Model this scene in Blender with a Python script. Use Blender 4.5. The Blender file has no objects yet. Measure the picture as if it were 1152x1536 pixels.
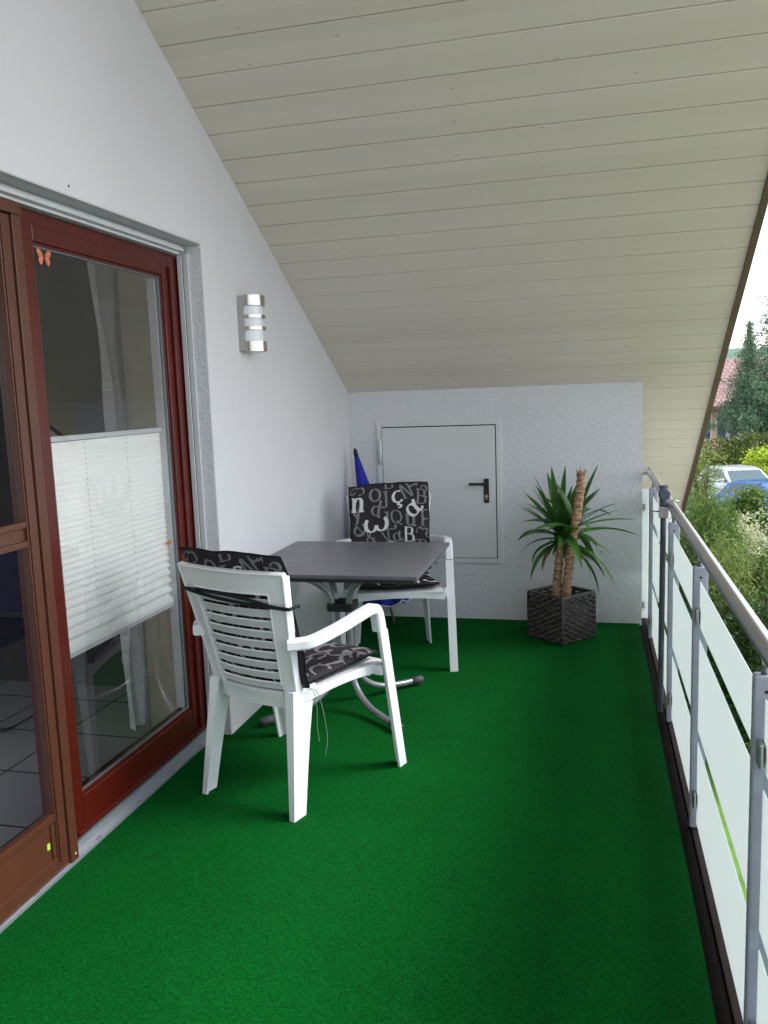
import bpy, bmesh, math, random
from mathutils import Vector, Matrix
from mathutils import noise as mnoise
rad = math.radians
PI = math.pi
scn = bpy.context.scene
COL = scn.collection
random.seed(7)

# ------------------------------------------------------------------ materials
def lin(r, g, b):
    f = lambda c: (c/255/12.92) if c/255 <= .04045 else ((c/255+.055)/1.055)**2.4
    return (f(r), f(g), f(b), 1)

class NT:
    def __init__(s, name):
        s.m = bpy.data.materials.new(name); s.m.use_nodes = True
        s.n = s.m.node_tree.nodes; s.l = s.m.node_tree.links
        s.b = s.n['Principled BSDF']; s.out = s.n['Material Output']
    def node(s, t, **k):
        o = s.n.new(t)
        for a, v in k.items():
            if a in o.inputs: o.inputs[a].default_value = v
            else: setattr(o, a, v)
        return o
    def coord(s, kind='Object', scale=(1, 1, 1), rot=(0, 0, 0)):
        c = s.n.new('ShaderNodeTexCoord'); m = s.n.new('ShaderNodeMapping')
        m.inputs['Scale'].default_value = scale; m.inputs['Rotation'].default_value = rot
        s.l.new(c.outputs[kind], m.inputs[0]); return m.outputs[0]
    def noise(s, vec, scale, detail=3, rough=.5):
        n = s.n.new('ShaderNodeTexNoise'); n.inputs['Scale'].default_value = scale
        n.inputs['Detail'].default_value = detail; n.inputs['Roughness'].default_value = rough
        if vec is not None: s.l.new(vec, n.inputs['Vector'])
        return n.outputs['Fac']
    def ramp(s, fac, stops):
        r = s.n.new('ShaderNodeValToRGB'); e = r.color_ramp.elements
        while len(e) < len(stops): e.new(.5)
        for i, (p, c) in enumerate(stops): e[i].position = p; e[i].color = c
        s.l.new(fac, r.inputs[0]); return r.outputs[0]
    def mix(s, fac, a, b, mode='MIX'):
        m = s.n.new('ShaderNodeMix'); m.data_type = 'RGBA'; m.blend_type = mode
        for sock, v in ((m.inputs[0], fac), (m.inputs[6], a), (m.inputs[7], b)):
            if hasattr(v, 'is_linked'): s.l.new(v, sock)
            else: sock.default_value = v
        return m.outputs[2]
    def math(s, op, a, b=0.0):
        m = s.n.new('ShaderNodeMath'); m.operation = op
        for i, v in enumerate((a, b)):
            if hasattr(v, 'is_linked'): s.l.new(v, m.inputs[i])
            else: m.inputs[i].default_value = v
        return m.outputs[0]
    def bump(s, h, strength=.3, dist=.01, prev=None):
        b = s.n.new('ShaderNodeBump'); b.inputs['Strength'].default_value = strength
        b.inputs['Distance'].default_value = dist; s.l.new(h, b.inputs['Height'])
        if prev is not None: s.l.new(prev, b.inputs['Normal'])
        s.l.new(b.outputs[0], s.b.inputs['Normal']); return b.outputs[0]
    def set(s, color=None, rough=None, metal=None, spec=None, **k):
        if color is not None:
            if hasattr(color, 'is_linked'): s.l.new(color, s.b.inputs['Base Color'])
            else: s.b.inputs['Base Color'].default_value = color
        if rough is not None:
            if hasattr(rough, 'is_linked'): s.l.new(rough, s.b.inputs['Roughness'])
            else: s.b.inputs['Roughness'].default_value = rough
        if metal is not None: s.b.inputs['Metallic'].default_value = metal
        if spec is not None: s.b.inputs['Specular IOR Level'].default_value = spec
        return s

def simple(name, color, rough=.5, metal=0, var=.12, vscale=6, bump=None, spec=None):
    """a plain coat with faint uneven tone and optional fine bump"""
    t = NT(name); v = t.coord()
    n = t.noise(v, vscale, 4, .6)
    d = tuple(c*(1-var) for c in color[:3])+(1,); l = tuple(min(1, c*(1+var*.6)) for c in color[:3])+(1,)
    t.set(t.ramp(n, [(.3, d), (.7, l)]), None, metal, spec)
    rn = t.noise(v, vscale*3, 3, .6)
    rr = t.n.new('ShaderNodeMapRange'); rr.inputs[3].default_value = max(.02, rough-.07); rr.inputs[4].default_value = min(1, rough+.09)
    t.l.new(rn, rr.inputs[0]); t.l.new(rr.outputs[0], t.b.inputs['Roughness'])
    if bump: t.bump(t.noise(v, bump[0], 3, .55), bump[1], bump[2])
    return t.m

M = {}
def render_wall(name, color, scale, strength, dist):
    t = NT(name); v = t.coord()
    big = t.noise(v, 1.3, 3, .6)
    c1 = tuple(c*.93 for c in color[:3])+(1,)
    t.set(t.ramp(big, [(.3, c1), (.75, color)]), .92, 0, .25)
    n1 = t.noise(v, scale, 4, .62)
    vo = t.n.new('ShaderNodeTexVoronoi'); vo.inputs['Scale'].default_value = scale*.8; vo.feature = 'SMOOTH_F1'
    t.l.new(v, vo.inputs['Vector'])
    h = t.math('ADD', t.math('MULTIPLY', n1, .7), t.math('MULTIPLY', vo.outputs['Distance'], .5))
    t.bump(h, strength, dist)
    return t.m
M['wall_fine'] = render_wall('fine white render', lin(212, 212, 216), 75, .35, .004)
M['wall_rough'] = render_wall('roughcast render', lin(212, 213, 218), 62, .8, .007)
M['interior_wall'] = simple('interior plaster', lin(196, 190, 172), .9)
M['interior_shade'] = simple('interior wall with painted shade', lin(66, 64, 66), .9)  # the room's dimness is put into this wall colour
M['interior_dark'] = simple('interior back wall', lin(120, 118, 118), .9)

def soffit_mat():
    t = NT('painted soffit boards'); v = t.coord()
    sx = t.n.new('ShaderNodeSeparateXYZ'); t.l.new(v, sx.inputs[0])
    idx = t.math('FLOOR', t.math('DIVIDE', sx.outputs['Y'], PITCH))
    wn = t.n.new('ShaderNodeTexWhiteNoise'); wn.noise_dimensions = '1D'; t.l.new(idx, wn.inputs['W'])
    cxyz = t.n.new('ShaderNodeCombineXYZ')
    t.l.new(t.math('ADD', t.math('MULTIPLY', sx.outputs['X'], 1.3), t.math('MULTIPLY', wn.outputs['Value'], 37.)), cxyz.inputs[0])
    t.l.new(t.math('MULTIPLY', sx.outputs['Y'], 22.), cxyz.inputs[1])
    grain = t.noise(cxyz.outputs[0], 2.2, 5, .6)
    a = lin(221, 211, 199); b = lin(226, 217, 206)
    base = t.mix(wn.outputs['Value'], a, b)
    g = t.ramp(grain, [(.3, (.965, .965, .965, 1)), (.7, (1, 1, 1, 1))])
    base = t.mix(1.0, base, g, 'MULTIPLY')
    # scattered small knots showing through the paint
    k = t.n.new('ShaderNodeCombineXYZ')
    t.l.new(t.math('MULTIPLY', sx.outputs['X'], 2.6), k.inputs[0]); t.l.new(t.math('MULTIPLY', sx.outputs['Y'], 7.), k.inputs[1])
    vo = t.n.new('ShaderNodeTexVoronoi'); vo.inputs['Scale'].default_value = 1.0; vo.voronoi_dimensions = '2D'
    t.l.new(k.outputs[0], vo.inputs['Vector'])
    kn = t.ramp(vo.outputs['Distance'], [(.0, (.68, .64, .58, 1)), (.018, (.82, .79, .75, 1)), (.042, (1, 1, 1, 1))])
    gate = t.n.new('ShaderNodeSeparateColor'); t.l.new(vo.outputs['Color'], gate.inputs[0])
    gt = t.math('GREATER_THAN', gate.outputs[0], .72)
    kn = t.mix(gt, (1, 1, 1, 1), kn)
    base = t.mix(1.0, base, kn, 'MULTIPLY')
    t.set(base, .55, 0, .35)
    t.bump(grain, .12, .004)
    return t.m
PITCH = .1508
M['soffit'] = soffit_mat()

def turf():
    t = NT('green needle turf'); v = t.coord()
    f1 = t.noise(v, 260, 3, .7)
    vs = t.coord('Object', (60, 230, 60), (0, 0, .55)); f2 = t.noise(vs, 1.0, 4, .65)
    vt = t.coord('Object', (210, 70, 60), (0, 0, -.35)); f3 = t.noise(vt, 1.0, 4, .65)
    h = t.math('ADD', t.math('MULTIPLY', f1, .5), t.math('ADD', t.math('MULTIPLY', f2, .7), t.math('MULTIPLY', f3, .6)))
    col = t.ramp(h, [(.64, (.0, .036, .004, 1)), (.88, (.0002, .070, .008, 1)), (1.08, (.002, .115, .017, 1))])
    mid = t.noise(v, 26, 5, .7)
    col = t.mix(1.0, col, t.ramp(mid, [(.3, (.84, .85, .84, 1)), (.7, (1.1, 1.08, 1.1, 1))]), 'MULTIPLY')
    big = t.noise(v, 1.7, 5, .7)
    col = t.mix(1.0, col, t.ramp(big, [(.32, (.82, .84, .84, 1)), (.68, (1.08, 1.06, 1.06, 1))]), 'MULTIPLY')
    sp = t.noise(v, 190, 2, .5)
    col = t.mix(t.ramp(sp, [(.68, (0, 0, 0, 1)), (.76, (.7, .7, .7, 1))]), col, (.05, .14, .022, 1))
    t.set(col, .95, 0, .06)
    t.bump(h, .8, .006)
    return t.m
M['turf'] = turf()
M['turf_edge'] = simple('cut turf backing', lin(150, 165, 140), .9)
M['white_plastic'] = simple('white garden plastic', lin(226, 228, 232), .34, var=.03)
M['hpl'] = simple('dark grey table board', lin(96, 96, 101), .3, var=.1, vscale=4, bump=(300, .08, .001))
M['hpl_edge'] = simple('black board edge', lin(38, 38, 40), .5)
M['steel_grey'] = simple('grey powder coated steel', lin(128, 134, 140), .35, metal=.55, var=.05)
M['tube_grey'] = simple('silver grey tube', lin(150, 154, 158), .32, metal=.5, var=.05)
M['post'] = simple('blue grey coated aluminium', lin(150, 156, 170), .42, metal=.2, var=.06, vscale=9)
M['stainless'] = simple('brushed stainless steel', lin(178, 176, 176), .3, metal=1, var=.06, vscale=40)
M['chrome'] = simple('satin nickel', lin(190, 188, 184), .22, metal=1, var=.05, vscale=30)
M['plastic_cap'] = simple('grey rubber cap', lin(70, 72, 76), .6)
M['strap'] = simple('navy black elastic', lin(16, 17, 30), .9)
M['black'] = simple('black plastic', lin(24, 24, 26), .45)
M['black_trim'] = simple('dark brown sheet metal', lin(16, 12, 11), .95, var=.35, vscale=14, spec=.1)
M['trim_lip'] = simple('brown edge flashing', lin(26, 20, 19), .9, var=.2, vscale=10, spec=.15)
M['brown_alu'] = simple('brown coated aluminium', lin(84, 46, 32), .38, var=.08, vscale=5)
def painted_wood(name, color):
    t = NT(name); v = t.coord('Object', (40, 40, 1.6)); g = t.noise(v, 1.6, 5, .6)
    v2 = t.coord(); b = t.noise(v2, 2.5, 3)
    d = tuple(c*.62 for c in color[:3])+(1,)
    c = t.ramp(g, [(.25, d), (.7, color)])
    c = t.mix(1.0, c, t.ramp(b, [(.3, (.8, .8, .8, 1)), (.7, (1, 1, 1, 1))]), 'MULTIPLY')
    t.set(c, .3, 0, .5); t.bump(g, .15, .002); return t.m
M['red_wood'] = painted_wood('mahogany stained wood', lin(90, 20, 12))
M['verge'] = painted_wood('brown verge board', lin(106, 74, 74))
M['white_alu'] = simple('white coated aluminium', lin(206, 208, 212), .4, var=.05)
M['bare_alu'] = simple('aluminium threshold', lin(170, 174, 184), .38, metal=.6, var=.08, vscale=18)
M['door_white'] = simple('grey white door enamel', lin(206, 208, 210), .4, var=.03, vscale=3)
M['dark_gap'] = simple('dark gap fill', lin(34, 34, 36), .7)  # near black fill for gaps and slots, standing for their shade
M['cream_fabric'] = simple('pleated blind fabric', lin(246, 246, 244), .85, var=.03)
M['blind_hole'] = simple('shaded blind hole', lin(176, 176, 174), .9)
M['orange'] = simple('orange plastic', lin(240, 120, 30), .5)
M['lime'] = simple('lime tag', lin(170, 220, 60), .6)
M['opal'] = simple('opal lamp glass', lin(228, 232, 238), .25, var=.02)

def glassy(name, tint, gloss_rough=.015, ior=1.7, base_f=.06):
    t = NT(name); t.n.remove(t.b)
    tr = t.n.new('ShaderNodeBsdfTransparent'); tr.inputs[0].default_value = tint
    gl = t.n.new('ShaderNodeBsdfGlossy'); gl.inputs['Roughness'].default_value = gloss_rough
    fr = t.n.new('ShaderNodeFresnel'); fr.inputs[0].default_value = ior
    f = t.math('ADD', fr.outputs[0], base_f)
    mx = t.n.new('ShaderNodeMixShader'); t.l.new(f, mx.inputs[0]); t.l.new(tr.outputs[0], mx.inputs[1]); t.l.new(gl.outputs[0], mx.inputs[2])
    t.l.new(mx.outputs[0], t.out.inputs[0]); return t.m
M['pane'] = glassy('window pane', (.96, .97, .96, 1), .01, 1.7, .04)
def clearglass():
    t = NT('clear green glass'); t.n.remove(t.b)
    tr = t.n.new('ShaderNodeBsdfTransparent'); tr.inputs[0].default_value = (.86, .93, .9, 1)
    gl = t.n.new('ShaderNodeBsdfGlossy'); gl.inputs['Roughness'].default_value = .03
    mx = t.n.new('ShaderNodeMixShader'); mx.inputs[0].default_value = .07
    t.l.new(tr.outputs[0], mx.inputs[1]); t.l.new(gl.outputs[0], mx.inputs[2]); t.l.new(mx.outputs[0], t.out.inputs[0]); return t.m
M['clear_glass'] = clearglass()
def frosted():
    t = NT('frosted glass'); t.set(lin(214, 219, 220), .22, 0, .5)
    tl = t.n.new('ShaderNodeBsdfTranslucent'); tl.inputs[0].default_value = lin(222, 228, 227)
    mx = t.n.new('ShaderNodeMixShader'); mx.inputs[0].default_value = .6
    t.l.new(t.b.outputs[0], mx.inputs[1]); t.l.new(tl.outputs[0], mx.inputs[2]); t.l.new(mx.outputs[0], t.out.inputs[0])
    return t.m
M['frosted'] = frosted()
def sheer(name, c, fac):
    t = NT(name); t.set(c, .9)
    tl = t.n.new('ShaderNodeBsdfTranslucent'); tl.inputs[0].default_value = c
    tr = t.n.new('ShaderNodeBsdfTransparent')
    a = t.n.new('ShaderNodeMixShader'); a.inputs[0].default_value = .4
    t.l.new(t.b.outputs[0], a.inputs[1]); t.l.new(tl.outputs[0], a.inputs[2])
    b = t.n.new('ShaderNodeMixShader'); b.inputs[0].default_value = fac
    t.l.new(a.outputs[0], b.inputs[1]); t.l.new(tr.outputs[0], b.inputs[2]); t.l.new(b.outputs[0], t.out.inputs[0])
    return t.m
M['sheer'] = sheer('sheer curtain voile', lin(240, 243, 245), .25)
M['sheer_band'] = sheer('curtain band', lin(240, 242, 242), .1)
M['fly_mesh'] = sheer('insect mesh', lin(34, 34, 40), .86)
def tiles():
    t = NT('grey floor tiles'); v = t.coord()
    br = t.n.new('ShaderNodeTexBrick'); br.offset = 0; br.squash = 1
    t.l.new(v, br.inputs['Vector'])
    for k, x in (('Scale', 1.0), ('Mortar Size', .006), ('Brick Width', .42), ('Row Height', .42), ('Bias', 0)): br.inputs[k].default_value = x
    br.inputs['Color1'].default_value = lin(176, 176, 184); br.inputs['Color2'].default_value = lin(184, 184, 190); br.inputs['Mortar'].default_value = lin(84, 84, 86)
    t.set(br.outputs['Color'], .25); return t.m
M['tiles'] = tiles()
def rattan():
    t = NT('black woven rattan'); v = t.coord()
    n = t.noise(v, 30, 3); t.set(t.ramp(n, [(.3, lin(40, 34, 34)), (.7, lin(84, 76, 76))]), .3); return t.m
M['rattan'] = rattan()
M['soil'] = simple('potting soil', lin(46, 36, 28), 1, var=.4, vscale=60, bump=(90, .9, .02))
def bark():
    t = NT('yucca bark'); v = t.coord('Object', (14, 14, 55)); n = t.noise(v, 1.6, 5, .65)
    c = t.ramp(n, [(.28, lin(70, 42, 30)), (.45, lin(146, 108, 82)), (.72, lin(206, 178, 146))])
    t.set(c, .85); t.bump(n, .9, .012); return t.m
M['bark'] = bark()
def leafmat(name, dark, light, rough=.5, trans=.3):
    t = NT(name)
    g = t.n.new('ShaderNodeNewGeometry')
    c = t.ramp(g.outputs['Random Per Island'], [(0, dark), (1, light)])
    v = t.coord(); n = t.noise(v, 2.5, 3)
    c = t.mix(1.0, c, t.ramp(n, [(.35, (.72, .78, .7, 1)), (.65, (1.1, 1.08, 1, 1))]), 'MULTIPLY')
    t.set(c, rough, 0, .3)
    tl = t.n.new('ShaderNodeBsdfTranslucent'); t.l.new(c, tl.inputs[0])
    mx = t.n.new('ShaderNodeMixShader'); mx.inputs[0].default_value = trans
    t.l.new(t.b.outputs[0], mx.inputs[1]); t.l.new(tl.outputs[0], mx.inputs[2]); t.l.new(mx.outputs[0], t.out.inputs[0])
    return t.m
M['yucca'] = leafmat('yucca leaf', lin(34, 78, 34), lin(98, 150, 62), .34, .18)
M['dry_leaf'] = leafmat('dry yucca leaf', lin(120, 90, 56), lin(176, 142, 92), .8, .1)
M['leaf_light'] = leafmat('light feathery leaf', lin(78, 98, 46), lin(150, 164, 92), .6)
M['leaf_mid'] = leafmat('mid green leaf', lin(50, 80, 34), lin(126, 152, 72), .6)
M['leaf_dark'] = leafmat('dark green leaf', lin(26, 50, 24), lin(78, 108, 50), .6)
M['leaf_blue'] = leafmat('blue green needle', lin(58, 92, 72), lin(136, 166, 134), .7, .15)
M['leaf_yellow'] = leafmat('yellow green leaf', lin(160, 186, 50), lin(214, 226, 96), .6)
M['leaf_silver'] = leafmat('silvery leaf', lin(150, 156, 120), lin(222, 222, 196), .7)
M['trunk'] = simple('tree bark', lin(98, 82, 66), .95, var=.3, vscale=12, bump=(30, .8, .03))
M['umb'] = simple('royal blue parasol cloth', lin(24, 32, 150), .75, var=.2, vscale=14)
M['umb_trim'] = simple('white parasol edging', lin(225, 225, 232), .8)
def fabric(name, c):
    t = NT(name); v = t.coord('Object', (900, 900, 900)); n = t.noise(v, 1, 2)
    d = tuple(x*.8 for x in c[:3])+(1,)
    t.set(t.ramp(n, [(.3, d), (.7, c)]), .95, 0, .12); t.bump(n, .25, .0008); return t.m
M['cush'] = fabric('charcoal cushion cloth', lin(52, 49, 54))
M['let_grey'] = fabric('grey printed letters', lin(128, 126, 130))
M['let_light'] = fabric('light printed letters', lin(212, 210, 212))
M['piping'] = fabric('black piping', lin(30, 28, 31))
M['cord'] = simple('grey green cord', lin(120, 140, 120), .8)
M['lawn'] = simple('mown lawn', lin(120, 150, 62), .95, var=.35, vscale=3, bump=(60, .8, .03))
M['ground'] = simple('mixed garden ground', lin(128, 126, 118), .95, var=.3, vscale=.6, bump=(40, .8, .03))
M['asphalt'] = simple('pale asphalt', lin(150, 150, 150), .9, var=.15, vscale=2, bump=(120, .4, .01))
M['hill'] = simple('distant wooded hill', lin(86, 116, 96), 1, var=.3, vscale=.05)
def rooftile():
    t = NT('red roof tiles'); v = t.coord()
    br = t.n.new('ShaderNodeTexBrick'); t.l.new(v, br.inputs['Vector'])
    for k, x in (('Scale', 1.0), ('Mortar Size', .03), ('Brick Width', .3), ('Row Height', .36)): br.inputs[k].default_value = x
    br.inputs['Color1'].default_value = lin(146, 116, 114); br.inputs['Color2'].default_value = lin(162, 132, 128); br.inputs['Mortar'].default_value = lin(112, 88, 86)
    t.set(br.outputs['Color'], .85); t.bump(br.outputs['Fac'], .5, .04); return t.m
M['rooftile'] = rooftile()
M['peach'] = simple('peach house render', lin(226, 196, 168), .9, var=.08, vscale=1)
M['far_white'] = simple('white window frame', lin(228, 228, 228), .6)
M['far_glass'] = simple('dark window glass', lin(88, 98, 120), .15, var=.2)
M['eave_brown'] = simple('brown eave board', lin(110, 84, 76), .8)
M['car_silver'] = simple('silver car paint', lin(196, 206, 210), .2, metal=.4, var=.03)
M['car_blue'] = simple('blue car paint', lin(66, 108, 168), .2, metal=.3, var=.05)
M['car_glass'] = simple('car glass', lin(70, 92, 100), .08, var=.1)
M['tyre'] = simple('tyre rubber', lin(30, 30, 30), .85)
M['lamp_red'] = simple('tail lamp red', lin(170, 30, 26), .25)
M['butterfly'] = simple('orange butterfly wing', lin(206, 120, 88), .6)
M['butterfly_dark'] = simple('butterfly veins', lin(70, 40, 34), .6)
M['navy'] = simple('navy fabric', lin(30, 36, 70), .9)

# ------------------------------------------------------------------ helpers
def link(name, bm, mat, parent=None, smooth=False, loc=None):
    me = bpy.data.meshes.new(name)
    bmesh.ops.recalc_face_normals(bm, faces=bm.faces) if getattr(bm, '_rc', True) else None
    bm.to_mesh(me); bm.free()
    for m in (mat if isinstance(mat, (list, tuple)) else [mat]): me.materials.append(M[m] if isinstance(m, str) else m)
    if smooth:
        for p in me.polygons: p.use_smooth = True
    o = bpy.data.objects.new(name, me); COL.objects.link(o)
    if parent is not None: o.parent = parent
    if loc is not None: o.location = loc
    return o
def raw(name, verts, faces, mat, parent=None, smooth=False, mids=None):
    me = bpy.data.meshes.new(name); me.from_pydata(verts, [], faces)
    for m in (mat if isinstance(mat, (list, tuple)) else [mat]): me.materials.append(M[m])
    if mids: me.polygons.foreach_set('material_index', mids)
    if smooth: me.polygons.foreach_set('use_smooth', [True]*len(me.polygons))
    me.update()
    o = bpy.data.objects.new(name, me); COL.objects.link(o)
    if parent is not None: o.parent = parent
    return o
def thing(name, label, cat, loc=(0, 0, 0), rotz=0, group=None):
    o = bpy.data.objects.new(name, None); COL.objects.link(o)
    o.location = loc; o.rotation_euler = (0, 0, rotz); o['label'] = label; o['category'] = cat
    if group: o['group'] = group
    return o
def tag(o, label, cat, group=None):
    o['label'] = label; o['category'] = cat
    if group: o['group'] = group
    return o
def struct(o): o['kind'] = 'structure'; return o
def box(bm, x0, y0, z0, x1, y1, z1, bev=0, mi=0, mat4=None):
    pts = [Vector((x, y, z)) for z in (z0, z1) for y in (y0, y1) for x in (x0, x1)]
    if mat4 is not None: pts = [mat4 @ p for p in pts]
    v = [bm.verts.new(p) for p in pts]
    fs = [(0, 2, 3, 1), (4, 5, 7, 6), (0, 1, 5, 4), (2, 6, 7, 3), (0, 4, 6, 2), (1, 3, 7, 5)]
    ff = [bm.faces.new([v[i] for i in f]) for f in fs]
    for f in ff: f.material_index = mi
    if bev:
        es = list({e for f in ff for e in f.edges})
        r = bmesh.ops.bevel(bm, geom=es, offset=bev, segments=2, affect='EDGES', profile=.6)
        for f in r['faces']: f.material_index = mi
def bx(name, mat, parent, *a, **k):
    bm = bmesh.new(); box(bm, *a, **k); return link(name, bm, mat, parent)
def prism(bm, poly, ax, a, b, mi=0):
    """poly of 2D points extruded along axis ax (0: poly is (y,z); 1: (x,z); 2: (x,y))"""
    def P(p, t): return {0: (t, p[0], p[1]), 1: (p[0], t, p[1]), 2: (p[0], p[1], t)}[ax]
    A = [bm.verts.new(P(p, a)) for p in poly]; B = [bm.verts.new(P(p, b)) for p in poly]
    n = len(poly); fs = [bm.faces.new(A[::-1]), bm.faces.new(B)]
    for i in range(n): fs.append(bm.faces.new((A[i], A[(i+1) % n], B[(i+1) % n], B[i])))
    for f in fs: f.material_index = mi
def smoothpath(pts, n=6):
    P = [Vector(p) for p in pts]; out = []
    for i in range(len(P)-1):
        p0 = P[max(i-1, 0)]; p1 = P[i]; p2 = P[i+1]; p3 = P[min(i+2, len(P)-1)]
        for k in range(n):
            t = k/n; t2 = t*t; t3 = t2*t
            out.append(.5*((2*p1)+(-p0+p2)*t+(2*p0-5*p1+4*p2-p3)*t2+(-p0+3*p1-3*p2+p3)*t3))
    out.append(P[-1]); return out
def tube(bm, pts, r, seg=10, cap=True, mi=0):
    """swept round tube; r a number or a list per point"""
    P = [Vector(p) for p in pts]; n = len(P); rr = r if isinstance(r, (list, tuple)) else [r]*n
    T = [(P[min(i+1, n-1)]-P[max(i-1, 0)]).normalized() for i in range(n)]
    up = Vector((0, 0, 1)) if abs(T[0].z) < .9 else Vector((1, 0, 0))
    N = T[0].cross(up).normalized(); rings = []
    for i in range(n):
        N = (N-T[i]*N.dot(T[i])).normalized(); Bn = T[i].cross(N)
        rings.append([bm.verts.new(P[i]+(N*math.cos(2*PI*k/seg)+Bn*math.sin(2*PI*k/seg))*rr[i]) for k in range(seg)])
    for i in range(n-1):
        for k in range(seg):
            f = bm.faces.new((rings[i][k], rings[i][(k+1) % seg], rings[i+1][(k+1) % seg], rings[i+1][k])); f.smooth = True; f.material_index = mi
    if cap: bm.faces.new(rings[0][::-1]).material_index = mi; bm.faces.new(rings[-1]).material_index = mi
def cyl(bm, a, b, r, seg=16, mi=0, r2=None): tube(bm, [a, b], [r, r if r2 is None else r2], seg, True, mi)
def sweep(bm, pts, W, sec, mi=0):
    """sweep 2D section along a path; W = fixed width axis; sec list of (w,t) or function of i"""
    P = [Vector(p) for p in pts]; n = len(P); W = Vector(W).normalized(); rings = []
    for i in range(n):
        T = (P[min(i+1, n-1)]-P[max(i-1, 0)]).normalized(); w = (W-T*W.dot(T)).normalized(); q = T.cross(w)
        s = sec(i/(n-1)) if callable(sec) else sec
        rings.append([bm.verts.new(P[i]+w*a+q*b) for a, b in s])
    m = len(rings[0])
    for i in range(n-1):
        for k in range(m): bm.faces.new((rings[i][k], rings[i][(k+1) % m], rings[i+1][(k+1) % m], rings[i+1][k])).material_index = mi
    bm.faces.new(rings[0][::-1]); bm.faces.new(rings[-1])
def rrect(w, t, c=.006):
    a, b = w/2, t/2
    return [(a, -b+c), (a, b-c), (a-c, b), (-a+c, b), (-a, b-c), (-a, -b+c), (-a+c, -b), (a-c, -b)]
def slab(bm, F, u0, u1, v0, v1, nu, nv, th, mi=0):
    """closed sheet: F(u,v)->Vector centre surface, th thickness along local normal"""
    def N(u, v):
        e = 1e-4; a = F(u+e, v)-F(u-e, v); b = F(u, v+e)-F(u, v-e); return a.cross(b).normalized()
    A = []; B = []
    for j in range(nv+1):
        ra = []; rb = []
        for i in range(nu+1):
            u = u0+(u1-u0)*i/nu; v = v0+(v1-v0)*j/nv; p = F(u, v); n = N(u, v)
            ra.append(bm.verts.new(p+n*th/2)); rb.append(bm.verts.new(p-n*th/2))
        A.append(ra); B.append(rb)
    for j in range(nv):
        for i in range(nu):
            f = bm.faces.new((A[j][i], A[j][i+1], A[j+1][i+1], A[j+1][i])); f.material_index = mi
            f = bm.faces.new((B[j][i], B[j+1][i], B[j+1][i+1], B[j][i+1])); f.material_index = mi
    for j in range(nv):
        bm.faces.new((A[j][0], A[j+1][0], B[j+1][0], B[j][0])); bm.faces.new((A[j][nu], B[j][nu], B[j+1][nu], A[j+1][nu]))
    for i in range(nu):
        bm.faces.new((A[0][i], B[0][i], B[0][i+1], A[0][i+1])); bm.faces.new((A[nv][i], A[nv][i+1], B[nv][i+1], B[nv][i]))
def autosmooth(o, ang=40):
    me = o.data
    for p in me.polygons: p.use_smooth = True
    me.set_sharp_from_angle(angle=rad(ang)); return o

# ------------------------------------------------------------------ building shell
D = 5.612; W = 1.963; ZR = 1.5894; S = .5604; VE = 2.39
GROUND = -3.0
RIDGE_Y = -1.0
def zroof(y): return ZR+S*(D-y)
SL = math.sqrt(1+S*S)
cA = 1/SL; sA = S/SL

# carpet (one sheet with its cut edge), slab below, edge flashing
OY0, OY1, OZ = .55, 3.4435, 2.2396            # door opening in the left wall
cy0 = -4.8
bm = bmesh.new()
poly = [(0.0, cy0), (1.948, cy0)]
for i in range(1, 60):
    y = cy0+(D-cy0)*i/60; poly.append((1.948+.0025*math.sin(y*3.1)+.001*random.uniform(-1, 1), y))
poly += [(1.951, D), (0, D), (0, OY1), (-.069, OY1), (-.069, OY0), (0, OY0)]
prism(bm, poly, 2, -.008, 0)
for f in bm.faces:
    if abs(f.normal.z) < .5: f.material_index = 1
bm.normal_update()
for f in bm.faces: f.material_index = 0 if abs(f.normal.z) > .5 else 1
struct(link('artificial_turf_floor', bm, ['turf', 'turf_edge']))
bm = bmesh.new(); box(bm, -.0, cy0-.1, -.26, 1.99, D+1.9, -.012)
struct(link('balcony_slab', bm, 'black_trim'))
bm = bmesh.new(); box(bm, 1.992, cy0-.1, -.30, 2.045, D+1.9, -.004, bev=.003)
struct(link('balcony_edge_trim', bm, 'trim_lip'))

# left gable wall of render with the door opening
XW = -.35
def wallpiece(bm, y0, y1, z0, z1f):
    prism(bm, [(y0, z0), (y1, z0), (y1, z1f(y1)), (y0, z1f(y0))], 0, XW, 0)
gt = thing('gable_wall', 'tall white rendered house wall with the patio door opening under the sloping roof', 'wall', (0, 0, 0))
bm = bmesh.new()
top = lambda y: zroof(y)+.06 if y > RIDGE_Y else zroof(2*RIDGE_Y-y)+.06
wallpiece(bm, OY1, D+1.9, GROUND, top)
wallpiece(bm, OY0, OY1, OZ, top); wallpiece(bm, OY0, OY1, GROUND, lambda y: -.045)
wallpiece(bm, RIDGE_Y, OY0, GROUND, top); wallpiece(bm, cy0, RIDGE_Y, GROUND, top)
link('wall_render', bm, 'wall_fine', gt)
bm = bmesh.new()     # roughcast reveal lining
box(bm, -.34, OY1-.0035, -.03, -.0015, OY1-.0005, OZ-.003); box(bm, -.30, OY0+.003, OZ-.0035, -.0015, OY1-.004, OZ-.0005)
link('reveal', bm, 'wall_rough', gt)
bx('anchor_hole', 'black', gt, -.002, 2.497, 2.264, .0015, 2.504, 2.271)

# storage wall at the far end
st = thing('storage_wall', 'white roughcast end wall below the roof slope, holding the small metal door', 'wall', (0, D, 0))
bm = bmesh.new()
prism(bm, [(0, -.02), (1.9, -.02), (1.9, zroof(D+1.9)+.05), (0, zroof(D)+.05)], 0, .001, W)
link('wall_render', bm, 'wall_rough', st)

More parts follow.
